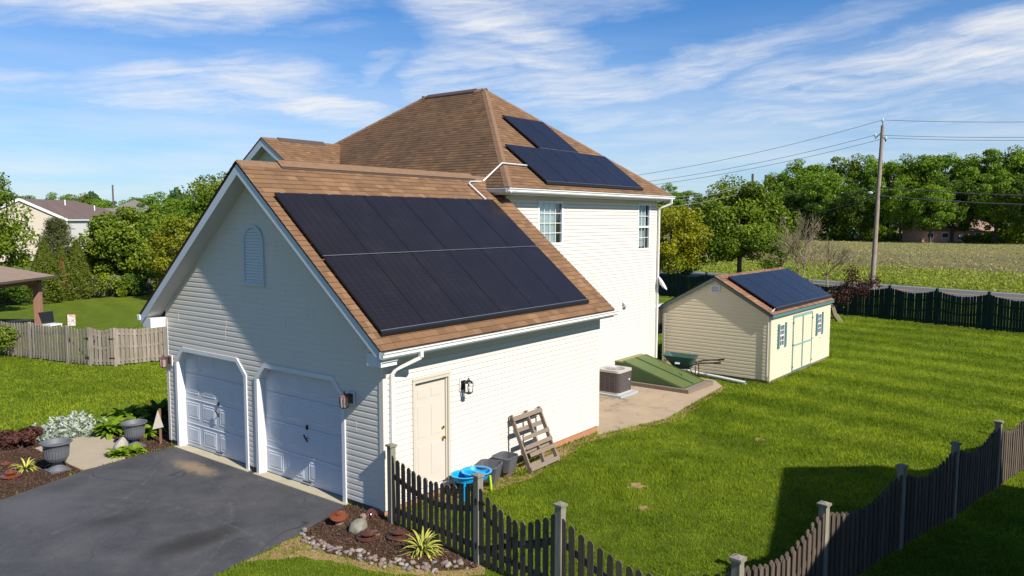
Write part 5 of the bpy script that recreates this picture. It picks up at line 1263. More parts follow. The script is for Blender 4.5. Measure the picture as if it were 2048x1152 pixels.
bd_ = back.normalized(); ra = apx-bd_*.35; rb_ = apx+back-bd_*6.0; sd2 = (eR-eL).normalized()*.4; roofm = material('far_brown_roof', (.115, .078, .070), .9, noise=(.7, .8, (.085, .06, .055)))
m = MB(); m.face([W8(eR+sd2-bd_*.35, ze-.12), W8(eR2+sd2+bd_*.3, ze-.12), W8(rb_, za), W8(ra, za)]); m.face([W8(eL-sd2-bd_*.35, ze-.12), W8(ra, za), W8(rb_, za), W8(eL2-sd2+bd_*.3, ze-.12)]); m.face([W8(eR2+sd2+bd_*.3, ze-.12), W8(eL2-sd2+bd_*.3, ze-.12), W8(rb_, za)])
m.build('roof', roofm, hs)
m = MB(); m.bar(W8(eR+sd2-bd_*.37, ze-.22), W8(ra-bd_*.02, za-.10), .06, .32); m.bar(W8(eL-sd2-bd_*.37, ze-.22), W8(ra-bd_*.02, za-.10), .06, .32); m.bar(W8(eR+sd2*1.1-bd_*.3, ze-.2), W8(eR2+sd2*1.1, ze-.2), .12, .16); m.bar(W8(eR+sd2*.2-bd_*.05, 0), W8(eR+sd2*.2-bd_*.05, ze-.4), .12, .12, up=(0, 1, 0)); m.build('trim', M['trim'], hs)
for f_ in (.30, .72):
    wn = MB(); c = eR+back*f_+(eR-eL).normalized()*.05; q = bd_*.38; wn.prism([W8(c-q, ze-1.5), W8(c+q, ze-1.5), W8(c+q, ze-.45), W8(c-q, ze-.45)], (inv.to_3x3() @ Vector((*((eR-eL).normalized()*.05), 0)))); wo = wn.build('window', M['trim'], hs)
    wn = MB(); q = bd_*.27; c = c+(eR-eL).normalized()*.06; wn.face([W8(c-q, ze-1.38), W8(c+q, ze-1.38), W8(c+q, ze-.57), W8(c-q, ze-.57)]); wn.build('pane', M['room'], wo)
for f_, z_ in ((.45, .72), (.75, .45)):
    c = apx+back*f_*.8+(eR-apx)*(1-z_); m = MB(); zz = ze+(za-ze)*z_; m.tube([W8(c, zz-.3), W8(c, zz+.7)], .09, 8); m.build('vent_pipe', M['trim'], hs)
# covered porch at the back of it
m = MB(); pa, pb = eR+back*.55, eR+back*1.0; ot = (eR-eL).normalized()*3.0
m.hexa([W8(pa, 3.0), W8(pb, 3.0), W8(pb+ot, 2.7), W8(pa+ot, 2.7), W8(pa, 3.2), W8(pb, 3.2), W8(pb+ot, 2.9), W8(pa+ot, 2.9)])
m.hexa([W8(pa+ot*.9, 0), W8(pa+ot*.97, 0), W8(pa+ot*.97+bd_*.2, 0), W8(pa+ot*.9+bd_*.2, 0), W8(pa+ot*.9, 2.7), W8(pa+ot*.97, 2.7), W8(pa+ot*.97+bd_*.2, 2.7), W8(pa+ot*.9+bd_*.2, 2.7)])
m.hexa([W8(pa+bd_*.3, .9), W8(pb, .9), W8(pb+ot*.9, .9), W8(pa+bd_*.3+ot*.9, .9), W8(pa+bd_*.3, 2.7), W8(pb, 2.7), W8(pb+ot*.9, 2.7), W8(pa+bd_*.3+ot*.9, 2.7)])
m.build('porch', material('porch_screen', (.07, .065, .065), .8), hs)
g2 = empty('neighbour_house', D(240, 440, 128), 'grey hip-roofed house with a pointed roof peak, seen over the maple', 'house'); g2.location.z = GD0; g2.rotation_euler = (0, 0, YAW-math.pi/2)
m = MB(); m.box(-4.4, 5.6, -1, 9, 0, 5.2); m.box(-12, -4.4, 0, 8, 0, 5.2); m.build('wall', lapmat('far_beige_siding', (.60, .54, .44), (.45, .4, .33), .2), g2)
gr_ = material('far_grey_roof', (.17, .15, .14), .9, noise=(.8, .8, (.12, .11, .105)))
m = MB(); e = 5.2
for P in ([(-5, -1.5, e), (6.2, -1.5, e), (.6, 4, 8.7)], [(6.2, -1.5, e), (6.2, 9.5, e), (.6, 4, 8.7)], [(6.2, 9.5, e), (-5, 9.5, e), (.6, 4, 8.7)], [(-5, 9.5, e), (-5, -1.5, e), (.6, 4, 8.7)]): m.face(P)
m.face([(-12.5, -.5, e), (-2, -.5, e), (-2, 4, 7.2), (-12.5, 4, 7.2)]); m.face([(-12.5, 8.5, e), (-12.5, 4, 7.2), (-2, 4, 7.2), (-2, 8.5, e)]); m.build('roof', gr_, g2)
MB().tube([(4.0, 1, 6.0), (4.0, 1, 7.0)], .16, 8).build('vent_pipe', M['trim'], g2)
m = MB(); m.box(-5, 6.2, -1.56, -1.48, 5.06, 5.22); m.build('fascia', M['trim'], g2)
m = MB()
for x in (-2, 1, 4): m.box(x-.4, x+.4, -1.06, -1.0, 3.2, 4.5)
m.build('window', M['trim'], g2)
# brick house and teal-roofed hut under the treeline
bh = empty('brick_house', D(1915, 470, 186), 'low brick house with white windows, half hidden under the treeline trees', 'house'); bh.location.z = GD0; bh.rotation_euler = (0, 0, YAW-math.pi/2+.1)
MB().box(-9, 9, 0, 8, 0, 2.9).build('wall', material('far_brick', (.42, .17, .10), .9, noise=(1.5, .7, (.5, .33, .25))), bh)
m = MB(); m.prism([(-9.6, -.7, 2.8), (-9.6, 4, 5.6), (-9.6, 8.7, 2.8)], (19.2, 0, 0)); m.build('roof', material('far_roof', (.26, .17, .14), .9), bh)
for x in (-7, -3.2, 5.4):
    m = MB(); m.box(x-.9, x+.9, -.06, .0, 1.0, 2.4); wo = m.build('window', M['trim'], bh); MB().box(x-.75, x+.75, -.08, -.061, 1.15, 2.25).build('pane', M['room'], wo)
m = MB(); m.box(.4, 1.4, -.05, 0, 0, 2.1); m.build('door', M['trim'], bh)
ht = empty('garden_hut', D(1706, 470, 203), 'tiny white hut with a teal roof at the edge of the wood', 'hut'); ht.location.z = GD0; ht.rotation_euler = (0, 0, YAW-math.pi/2)
MB().box(-1, 1, 0, 2, 0, 1.8).build('wall', M['trim'], ht); m = MB(); m.prism([(-1.3, -.3, 1.7), (1.3, -.3, 1.7), (0, -.3, 3.3)], (0, 2.6, 0)); m.build('roof', material('teal_roof', (.08, .42, .34), .6), ht)
m = MB(); m.box(-.4, .4, -.05, 0, .2, 1.5); m.build('door', M['room'], ht)
# the house next door, out of frame on the right: its shadow lies on the lawn
nb_ = empty('neighbour_house', (6.25, -10.85, 0), 'pale gabled house next door, standing beyond the right-hand fence outside the view', 'house', rz=math.atan2(.254, .967)+math.pi)
# local x runs back along the eave, local -y ... the far side
Ln, Dn, he_, hr_ = 9.2, 8.6, 5.2, 7.4
m = MB(); courses(m, (0, 0, 0), X, Z, -Y, 0, he_, lambda z: (0, Ln), .2, CLAP); courses(m, (0, 0, 0), Y, Z, -X, 0, hr_-.1, lambda z: ((max(0, (z-he_)*Dn/2/(hr_-he_))), Dn-max(0, (z-he_)*Dn/2/(hr_-he_))), .2, CLAP)
courses(m, (Ln, 0, 0), Y, Z, X, 0, hr_-.1, lambda z: ((max(0, (z-he_)*Dn/2/(hr_-he_))), Dn-max(0, (z-he_)*Dn/2/(hr_-he_))), .2, CLAP); courses(m, (0, Dn, 0), X, Z, Y, 0, he_, lambda z: (0, Ln), .2, CLAP)
m.build('wall', M['siding'], nb_)
m = MB()
for s_, y0 in ((1, 0), (-1, Dn)): m.prism([(-.02, y0-s_*.02, he_), (-.02, Dn/2, hr_), (-.02, Dn/2, hr_+.12), (-.02, y0-s_*.02, he_+.12)], (Ln+.04, 0, 0))
m.build('roof', M['shingle_old'], nb_)
for x in (2, 5, 7.5):
    m = MB(); m.box(x-.5, x+.5, -.05, .0, 3.2, 4.6); wo = m.build('window', M['trim'], nb_); MB().box(x-.42, x+.42, -.06, -.051, 3.28, 4.52).build('pane', M['room'], wo)

# ------------------------------------------------------------------ pavilion, grill, flag
pav = empty('pavilion', (6.55, 31.9, 0), 'brown wooden pavilion with a low hipped roof, cut by the left edge', 'pavilion', rz=math.atan2(-.79, .61)+math.pi)
bw = material('pavilion_wood', (.26, .13, .085), .8, noise=(3, .6, (.19, .095, .065)))
GW = 4.2; GD = 3.6
for (x, y) in ((0, 0), (GW, 0), (0, GD), (GW, GD)): MB().box(x-.15, x+.15, y-.15, y+.15, 0, 2.2).build('post', bw, pav, bevel=.015)
m = MB()
for y in (0, GD): m.box(-.15, GW+.15, y-.1, y+.1, 2.1, 2.42)
for x in (0, GW): m.box(x-.1, x+.1, .1, GD-.1, 2.1, 2.42)
m.prism([(.15, -.06, 2.1), (.9, -.06, 2.1), (.35, -.06, 1.95), (.15, -.06, 1.75)], (0, .12, 0)); m.prism([(GW-.15, -.06, 2.1), (GW-.9, -.06, 2.1), (GW-.35, -.06, 1.95), (GW-.15, -.06, 1.75)], (0, .12, 0))
m.build('beam', bw, pav)
m = MB(); e0, e1, e2, e3 = (-.65, -.65, 2.42), (GW+.65, -.65, 2.42), (GW+.65, GD+.65, 2.42), (-.65, GD+.65, 2.42); ap_ = (GW/2, GD/2, 3.35)
for a, b in ((e0, e1), (e1, e2), (e2, e3), (e3, e0)): m.face([a, b, ap_])
m.face([e3, e2, e1, e0]); 
m.build('roof', material('pavilion_roof', (.21, .15, .11), .9, noise=(2, .5, (.15, .11, .085))), pav)
m = MB(); m.box(-.66, GW+.66, -.68, -.64, 2.34, 2.45); m.box(-.68, -.64, -.66, GD+.66, 2.34, 2.45); m.build('fascia', M['bark'], pav)
gp = G(103, 627, .98); gp.z = 0; gr1 = empty('garden_chair', gp, 'white framed garden chair with a black seat back beyond the grey fence', 'chair', rz=.3)
m = MB(); m.box(-.3, .3, -.28, .28, .40, .46); m.build('seat', M['trim'], gr1)
m = MB(); m.prism([(-.3, .22, .5), (.3, .22, .5), (.36, .36, 1.0), (-.36, .36, 1.0)], (0, .04, 0)); m.build('backrest', M['black'], gr1)
for x in (-.28, .28):
    for y in (-.25, .25): MB().tube([(x, y, 0), (x, y, .42)], .025, 6).build('leg', M['trim'], gr1)
fp = G(142, 630, .93); fp.z = 0; ff = empty('garden_flag', fp, 'small flowery garden flag on a black wire stand beyond the fence', 'flag', rz=YAW-math.pi/2)
m = MB(); m.tube([(-.2, 0, 0), (-.2, 0, .92), (.2, 0, .92)], .01, 5); m.build('stand', M['black'], ff)
def _flo(t, b, obj): 
    vo = t.add('ShaderNodeTexVoronoi'); vo.inputs['Scale'].default_value = 14; t.l.new(obj, vo.inputs['Vector'])
    return t.mix(.45, t.mix(.5, vo.outputs['Color'], (.8, .5, .55), 'MULTIPLY'), (.75, .62, .50))
m = MB(); m.box(-.17, .19, -.006, .006, .38, .90); m.build('cloth', material('flower_print', rough=.8, custom=_flo), ff)
tb = empty('patio_table', G(40, 641, .70)-Z*.70, 'low dark patio table top showing over the grey fence under the pavilion', 'table'); MB().box(-.45, .45, -.35, .35, .66, .70).build('tabletop', M['black'], tb)
for x in (-.4, .4):
    for y in (-.3, .3): MB().box(x-.03, x+.03, y-.03, y+.03, 0, .66).build('leg', M['black'], tb)

# ------------------------------------------------------------------ utility poles and lines
pb_ = G(1744, 578); top = D(1765.5, 251, float((np.array(pb_)-CP) @ FW)); 
up_ = empty('utility_pole', pb_, 'tall leaning wooden utility pole beside the road', 'utility pole')
tl = top-pb_; m = MB(); m.tube([(0, 0, -.3), tuple(tl*.5), tuple(tl)], [.20, .17, .135], 14); m.build('shaft', M['pole'], up_, True)
dep0 = float((np.array(pb_)-CP) @ FW)
ins = [(1765.5, 240), (1751, 270), (1772, 276)]; im = MB(); am = MB(); ipos = []
for k, (x, y) in enumerate(ins):
    q = D(x, y, dep0)-pb_; ipos.append(q+pb_)
    att = tl*(1.0 if k == 0 else .965 if k == 1 else .955); am.tube([tuple(att), tuple(Vector((q.x, q.y, q.z-.30)) if k else (att+q)/2), tuple(q-Z*.12)], .03, 6)
    ib = MB(); ib.lathe(tuple(q-Z*.14), [(.06, 0), (.15, .03), (.08, .07), (.15, .11), (.07, .15), (.09, .2), (.04, .26)], 12); ib.build('insulator', M['porcelain'], up_, True)
am.build('bracket', M['black'], up_)
lb = D(1741, 386, dep0)-pb_; m = MB(); m.lathe(tuple(lb), [(.05, -.1), (.16, -.05), (.2, .05), (.05, .12)], 12); m.build('street_light', M['porcelain'], up_)
def wire(name, a, b, sag, r, mat, label, group):
    a, b = Vector(a), Vector(b); n = 26; P = []
    for i in range(n+1):
        f = i/n; p = a+(b-a)*f; P.append(p-Z*sag*4*f*(1-f))
    o = MB().tube(P, r, 5, False).build(name, mat); props(o, label, 'cable', group); return o
rt3 = Vector(RT); 
# next poles along the road: far left (hidden by the house) and far right (outside the frame)
fl = [D(1000, 372, 88), D(1000, 382, 88), D(1000, 392, 88)]
for i, (q, e_, lab) in enumerate(zip(ipos, (D(2500, 226, 52), D(2500, 258, 52), D(2500, 264, 52)), ('topmost thin power cable', 'middle thin power cable', 'lowest of the three thin power cables'))):
    tgt = [D(1180, 363, 74), D(1180, 376, 74), D(1180, 384, 74)][i]
    wire('power_cable', q, tgt, .55, .017, M['cable'], lab+' from the pole top towards the house', 'power cables')
    wire('power_cable', q, e_, .35, .017, M['cable'], lab+' from the pole top to the right', 'power cables')
def at_pole(y): return D(1755, y, dep0)
for i, (yp, yl, yr, r, lab) in enumerate(((374, 420, 382, .035, 'upper dark telephone cable'), (391, 440, 402, .045, 'lower dark telephone cable'))):
    wire('telephone_cable', at_pole(yp), D(1270, yl+52, 90), .8, r, M['cable'], lab+' sagging left of the pole', 'telephone cables')
    wire('telephone_cable', at_pole(yp), D(2500, yr+6, 46), .4, r, M['cable'], lab+' running right of the pole', 'telephone cables')
for i, (ya, yb, lab) in enumerate(((393, 382, 'highest pale cable between the house eave and the green tree'), (400, 386, 'middle pale cable between the house eave and the green tree'), (412, 397, 'lowest pale cable between the house eave and the green tree'))):
    wire('service_cable', D(1290, ya+4, 58), D(1475, yb-9, 66), .25, .016, M['cable_pale'], lab, 'service cables')
def far_pole(x, ytop, dep, label, arms=(), white=False, r=.18):
    b_ = D(x, 470, dep); b_.z = GD0; t_ = D(x, ytop, dep); o = empty('utility_pole', b_, label, 'utility pole', rz=YAW-math.pi/2); MB().tube([(0, 0, 0), (0, 0, t_.z)], r, 6).build('shaft', M['pole_far'] if not white else M['trim'], o)
    m = MB()
    for dz, w_ in arms: m.box(-w_, w_, -.1, .1, t_.z-dz-.1, t_.z-dz+.1)
    if arms: m.build('crossarm', M['pole_far'] if not white else M['trim'], o)
far_pole(1502, 347, 260, 'distant dark pole standing just left of its twin above the green tree', [(5, 1.5), (6.5, 1.2)], r=.4); far_pole(1528, 349, 262, 'distant dark pole standing just right of its twin above the green tree', r=.4)
far_pole(229.5, 368, 160, 'distant dark pole above the grey roof on the left', r=.16); far_pole(326, 406, 150, 'distant pale utility pole with three crossarms above the left trees', [(.3, 2.4), (1.4, 2.4), (2.9, 2.2)], True, .2)

# ------------------------------------------------------------------ garden beds
def urn(loc, label, s=1.):
    o = empty('urn', loc, label, 'urn', 'grey garden urns'); m = MB(); m.prism([(-.19*s, -.19*s, 0), (.19*s, -.19*s, 0), (.19*s, .19*s, 0), (-.19*s, .19*s, 0)], (0, 0, .035*s))
    m.lathe((0, 0, 0), [(.18*s, .035*s), (.15*s, .07*s), (.075*s, .12*s), (.065*s, .16*s), (.09*s, .19*s)], 20); m.build('foot', M['urn'], o, True)
    m = MB(); m.lathe((0, 0, 0), [(.09*s, .18*s), (.17*s, .22*s), (.215*s, .30*s), (.225*s, .42*s), (.235*s, .52*s), (.27*s, .575*s), (.30*s, .59*s), (.30*s, .615*s), (.265*s, .615*s), (.235*s, .57*s), (.21*s, .52*s), (.0, .50*s)], 28); m.build('bowl', M['urn'], o, True)
    f = MB()
    for k in range(28):
        a_ = 2*math.pi*k/28; f.tube([(math.cos(a_)*r_*s, math.sin(a_)*r_*s, z*s) for r_, z in ((.17, .225), (.219, .30), (.229, .42), (.238, .50))], .009*s, 4)
    f.build('fluting', M['urn'], o)
M['urn'] = material('grey_urn', (.10, .104, .118), .6, noise=(7, .5, (.075, .077, .085)))
urn(G(115, 941), 'fluted grey urn on the mulch left of the walkway, empty', 1.02); urn(G(270, 893), 'fluted grey urn on the far side of the walkway near the garage', .95)
def strap(loc, n, Lf, w, mats, label, seed, name, cat, droop=.5, elev=(15, 75), wide=None, group=None):
    rng = random.Random(seed); T = empty(name, loc, label, cat, group); vs = []; fs = []; ti = []; vs2 = []; fs2 = []; ti2 = []
    for k in range(n):
        a_ = rng.uniform(0, 6.283); el_ = R_(rng.uniform(*elev)); L_ = Lf*rng.uniform(.7, 1.1); w_ = w*rng.uniform(.75, 1.1); tv = rng.random(); d = Vector((math.cos(a_), math.sin(a_), 0)); sd_ = Vector((-d.y, d.x, 0)); p = d*rng.uniform(0, .04)*(Lf/.4); N_ = 6
        tw = rng.uniform(-.5, .5); prof = wide or (lambda f: (.55+.9*f*(1-f)*1.4)*(1-f**5)); b0 = len(vs); b2 = len(vs2)
        e = el_
        for i in range(N_+1):
            f = i/N_; ww = w_*prof(f); s2 = (sd_+Z*tw*.4).normalized(); zc = max(p.z, .01)
            c = Vector((p.x, p.y, zc)); vs += [c-s2*ww*.5, c+Z*-.12*ww, c+s2*ww*.5]; ti += [tv]*3
            vs2 += [c-s2*ww*.72-Z*.003, c+s2*ww*.72-Z*.003]; ti2 += [tv]*2
            e -= droop*(1.0/N_)*(1.2 if f > .4 else .5)*2; p = p+(d*math.cos(e)+Z*math.sin(e))*L_/N_
        for i in range(N_):
            q = b0+i*3; fs += [(q, q+1, q+4, q+3), (q+1, q+2, q+5, q+4)]; q = b2+i*2; fs2.append((q, q+1, q+3, q+2))
    def mk(nm, v, f, tvs, mt):
        me = bpy.data.meshes.new(nm); me.from_pydata([tuple(x) for x in v], [], f); at = me.attributes.new('tint', 'FLOAT', 'POINT'); at.data.foreach_set('value', tvs); me.materials.append(L[mt]); me.shade_smooth()
        o = bpy.data.objects.new(nm, me); COL.objects.link(o); o.parent = T
    mk('leaves', vs, fs, ti, mats[0])
    if len(mats) > 1: mk('leaf_margins', vs2, fs2, ti2, mats[1])
    return T
strap(G(845, 1102), 74, .46, .036, ('yucca', 'yucca_edge'), 'spiky yellow and green striped yucca beside the picket fence', 5, 'yucca', 'plant', .75, (8, 82))
strap(G(52, 938), 46, .36, .030, ('yucca', 'yucca_edge'), 'spiky yellow yucca in the left mulch bed beside the front urn', 6, 'yucca', 'plant', .8, (8, 70)); strap(G(72, 936)+Vector((.35, -.2, 0)), 20, .28, .028, ('yucca', 'yucca_edge'), 'smaller yellow yucca close to the urn foot', 7, 'yucca', 'plant', .8, (8, 70))
hw_ = lambda f: 3.2*f**.6*(1-f)**.75+.12
for (x, y, n, Lf, lab, sd_) in ((225, 868, 60, .55, 'broad green hosta clump left of the far urn, largest of the hostas', 8), (268, 856, 50, .5, 'hosta clump tucked behind the far urn', 9), (205, 858, 46, .45, 'hosta clump next to the silvery lamb ears', 10), (238, 912, 34, .30, 'low hosta at the driveway corner of the walkway', 12), (268, 905, 34, .28, 'low variegated hosta beside the small boulder', 13), (302, 868, 34, .36, 'hosta clump near the garage corner behind the sign post', 14), (250, 838, 40, .5, 'hosta clump at the lawn edge of the bed', 15)):
    strap(G(x, y), int(n*1.8), Lf*1.1, .095, ('hosta',), lab, sd_, 'hosta', 'plant', .75, (10, 75), hw_)
for (x, y, n, Lf, lab, sd_) in ((292, 846, 70, .62, 'dark green leafy clump against the garage wall', 16),):
    o = strap(G(x, y)+Vector((.5, .3, 0)), n, Lf, .10, ('dark',), lab, sd_, 'leafy_plant', 'plant', .7, (20, 80), hw_)
def spikes(loc, rx, ry, h, n, leaf, mat, label, seed, name):
    rng = np.random.default_rng(seed); T = empty(name, loc, label, 'plant', rz=rng.random()*3); P = []; ti = []; st_ = MB()
    for k in range(n):
        a_ = rng.random()*6.283; q = math.sqrt(rng.random()); bx_, by = math.cos(a_)*rx*q, math.sin(a_)*ry*q; hh_ = h*(.5+.6*rng.random()); lx, ly = rng.normal()*.05, rng.normal()*.05; st_.tube([(bx_, by, 0), (bx_+lx, by+ly, hh_)], .006, 4, False)
        m = 34; f = rng.random(m); P.append(np.stack([bx_+lx*f+rng.normal(size=m)*.028, by+ly*f+rng.normal(size=m)*.028, f*hh_], 1)); ti.append(.2+f*.6+rng.random(m)*.2)
    m = n*30; a_ = rng.random(m)*6.283; q = np.sqrt(rng.random(m)); P.append(np.stack([np.cos(a_)*rx*1.08*q, np.sin(a_)*ry*1.08*q, rng.random(m)*h*.4], 1)); ti.append(rng.random(m)*.7)
    leafmesh('foliage', np.concatenate(P), leaf, rng, L[mat], T, .4, None, .45, np.concatenate(ti)); st_.build('stem', L[mat], T)
spikes(G(105, 876), .42, .42, .42, 34, .10, 'silver', 'silvery lamb ears clump at the left, behind the front urn', 91, 'lambs_ear'); spikes(G(150, 868), .45, .42, .5, 38, .10, 'silver', 'tallest silvery lamb ears clump with upright flower spikes', 92, 'lambs_ear'); spikes(G(188, 866), .34, .3, .3, 22, .09, 'silver', 'low silvery lamb ears clump beside the hostas', 93, 'lambs_ear')
for (x, y, r, lab, sd_) in ((20, 893, .42, 'burgundy leafy heuchera mound at the left edge', 94), (62, 886, .38, 'burgundy leafy heuchera mound next to the silver plants', 95), (42, 898, .34, 'burgundy leafy heuchera mound in the middle of its row', 96)):
    bush(G(x, y), (r, r, .22), 1500, .085, 'heuchera', lab, sd_, 'heuchera', 'plant', .5, 10)
# brown glazed insulators used as ornaments
M['glaze'] = material('brown_glaze', (.055, .022, .018), .12, spec=.7, noise=(12, .6, (.10, .04, .025)))
M['orange_glaze'] = material('orange_glaze', (.15, .045, .018), .12, spec=.7, noise=(9, .8, (.12, .03, .012)))
def ornament(loc, tiers, label, mat='glaze', s=1., tilt=(0, 0, 0)):
    prof = []
    z = 0
    for r in tiers: prof += [(r*.55*s, z), (r*s, z+.03*s), (r*1.02*s, z+.045*s), (r*.8*s, z+.06*s), (r*.45*s, z+.07*s)]; z += .075*s
    prof += [(tiers[-1]*.35*s, z), (tiers[-1]*.3*s, z+.03*s), (.01, z+.035*s)]
    o = MB().lathe((0, 0, 0), prof, 24).build('ceramic_insulator', M[mat], None, True); o.location = loc; o.rotation_euler = tilt; props(o, label, 'garden ornament', 'brown glazed insulators')
ornament(G(737, 1078), (.20, .15), 'two-tier dark brown glazed insulator just in front of the round boulder'); ornament(G(797, 1076), (.20, .13), 'two-tier dark brown glazed insulator next to the right-hand yucca')
ornament(G(677, 1036, .12), (.15,), 'tilted orange-brown glazed disc propped on a stone beside the driveway', 'orange_glaze', 1., (R_(14), R_(-10), 0)); ornament(G(740, 1032, .03), (.14, .10), 'dark glazed insulator fallen on its side against the garage wall', 'glaze', .9, (R_(70), R_(20), 0))
ornament(G(12, 930), (.13,), 'small orange-brown glazed disc, farthest left in the mulch', 'orange_glaze', .8); ornament(G(22, 955), (.20, .12), 'two-tier orange-brown glazed insulator in the left mulch bed', 'orange_glaze', .95)
# boulders and river stones
def stone_mesh(rx, ry, rz_, seed, sub=3, rough_=.12):
    import bmesh
    bm = bmesh.new(); bmesh.ops.create_icosphere(bm, subdivisions=sub, radius=1); rng = random.Random(seed); dirs = [(Vector((rng.gauss(0, 1), rng.gauss(0, 1), rng.gauss(0, 1))).normalized(), rng.uniform(.55, .95)) for _ in range(9)]
    for v in bm.verts:
        p = v.co.copy()
        for d, k in dirs:
            q = p.dot(d)
            if q > k: p -= d*(q-k)*.8
        n_ = math.sin(p.x*5+seed)*math.sin(p.y*6+1)*math.sin(p.z*5+2)*rough_; p *= 1+n_; v.co = Vector((p.x*rx, p.y*ry, p.z*rz_))
    me = bpy.data.meshes.new('stone'); bm.to_mesh(me); bm.free(); me.shade_smooth(); return me
def rockmat(name, c, c2): return material(name, c, .9, noise=(14, .8, c2), bump=(25, .5, .02))
RM = [rockmat('tan_stone', (.25, .19, .145), (.16, .125, .10)), rockmat('grey_stone', (.18, .165, .16), (.11, .105, .10)), rockmat('pink_stone', (.22, .15, .125), (.14, .10, .09)), rockmat('pale_stone', (.32, .28, .235), (.22, .19, .16))]
def stone(name, loc, r, seed, mat, label, cat, group=None, rz=0):
    me = stone_mesh(*r, seed); me.materials.append(mat); o = bpy.data.objects.new(name, me); COL.objects.link(o); o.location = loc; o.rotation_euler = (0, 0, rz); props(o, label, cat, group); return o
stone('boulder', G(717, 1054, .05), (.21, .18, .135), 3, rockmat('speckled_boulder', (.22, .205, .165), (.12, .115, .09)), 'round speckled grey boulder in the mulch beside the garage corner', 'boulder', rz=.6)
stone('boulder', G(243, 890, .08), (.20, .17, .19), 4, rockmat('pale_boulder', (.34, .315, .265), (.24, .225, .19)), 'pale boulder among the hostas beside the walkway', 'boulder', rz=.2)
stone('boulder', G(728, 1034, .04), (.08, .07, .08), 5, RM[2], 'fist-sized pinkish stone by the fallen insulator', 'stone'); stone('boulder', G(680, 1046, .04), (.09, .08, .07), 6, RM[2], 'reddish stone holding up the tilted orange disc', 'stone')
line = [(606, 1062), (616, 1082), (634, 1092), (660, 1100), (690, 1108), (722, 1116), (756, 1124), (792, 1131), (830, 1136), (866, 1138), (900, 1136), (938, 1130)]
rr = random.Random(77); smesh = []
for i in range(8):
    me = stone_mesh(1, .8+.2*rr.random(), .62, 20+i, 2); me.materials.append(RM[i % 4]); smesh.append(me)
cnt = 0
for seg, (a, b) in enumerate(zip(line, line[1:])):
    for k in range(9):
        f = (k+rr.random())/9; x, y = a[0]+(b[0]-a[0])*f+rr.uniform(-8, 8), a[1]+(b[1]-a[1])*f+rr.uniform(-11, 9); s = rr.uniform(.028, .062)
        o = bpy.data.objects.new('river_stone', rr.choice(smesh)); COL.objects.link(o); p = G(x, y, 0); o.location = (p.x, p.y, s*.4); o.scale = (s*rr.uniform(.9, 1.4), s, s); o.rotation_euler = (rr.uniform(-.3, .3), rr.uniform(-.3, .3), rr.uniform(0, 6.28))
        props(o, 'rounded river stone in the edging between mulch and grass', 'stone', 'river stones edging the bed')
# sign on a stake and short post
sg_ = empty('garden_sign', G(322, 888), 'rusty stake with a small pale triangular sign in the bed at the garage corner', 'garden sign', rz=YAW-math.pi/2)
MB().box(-.02, .02, -.02, .02, 0, .85).build('stake', material('rusty_stake', (.20, .10, .06), .8), sg_)
m = MB(); m.prism([(-.17, -.03, .36), (.09, -.03, .42), (-.03, -.03, .82)], (0, -.012, 0)); m.build('sign_board', material('pale_board', (.45, .40, .33), .7), sg_)
wdp = G(1470, 752); strap(wdp, 16, .32, .05, ('hosta',), 'single weed growing at the foot of the tan shed wall', 31, 'weed', 'plant', .5, (40, 85), hw_)
strap(G(1030, 950)+Vector((.1, -.1, 0)), 22, .22, .03, ('hosta',), 'tuft of weeds between the planters and the pallet', 32, 'weed', 'plant', .6, (30, 85))

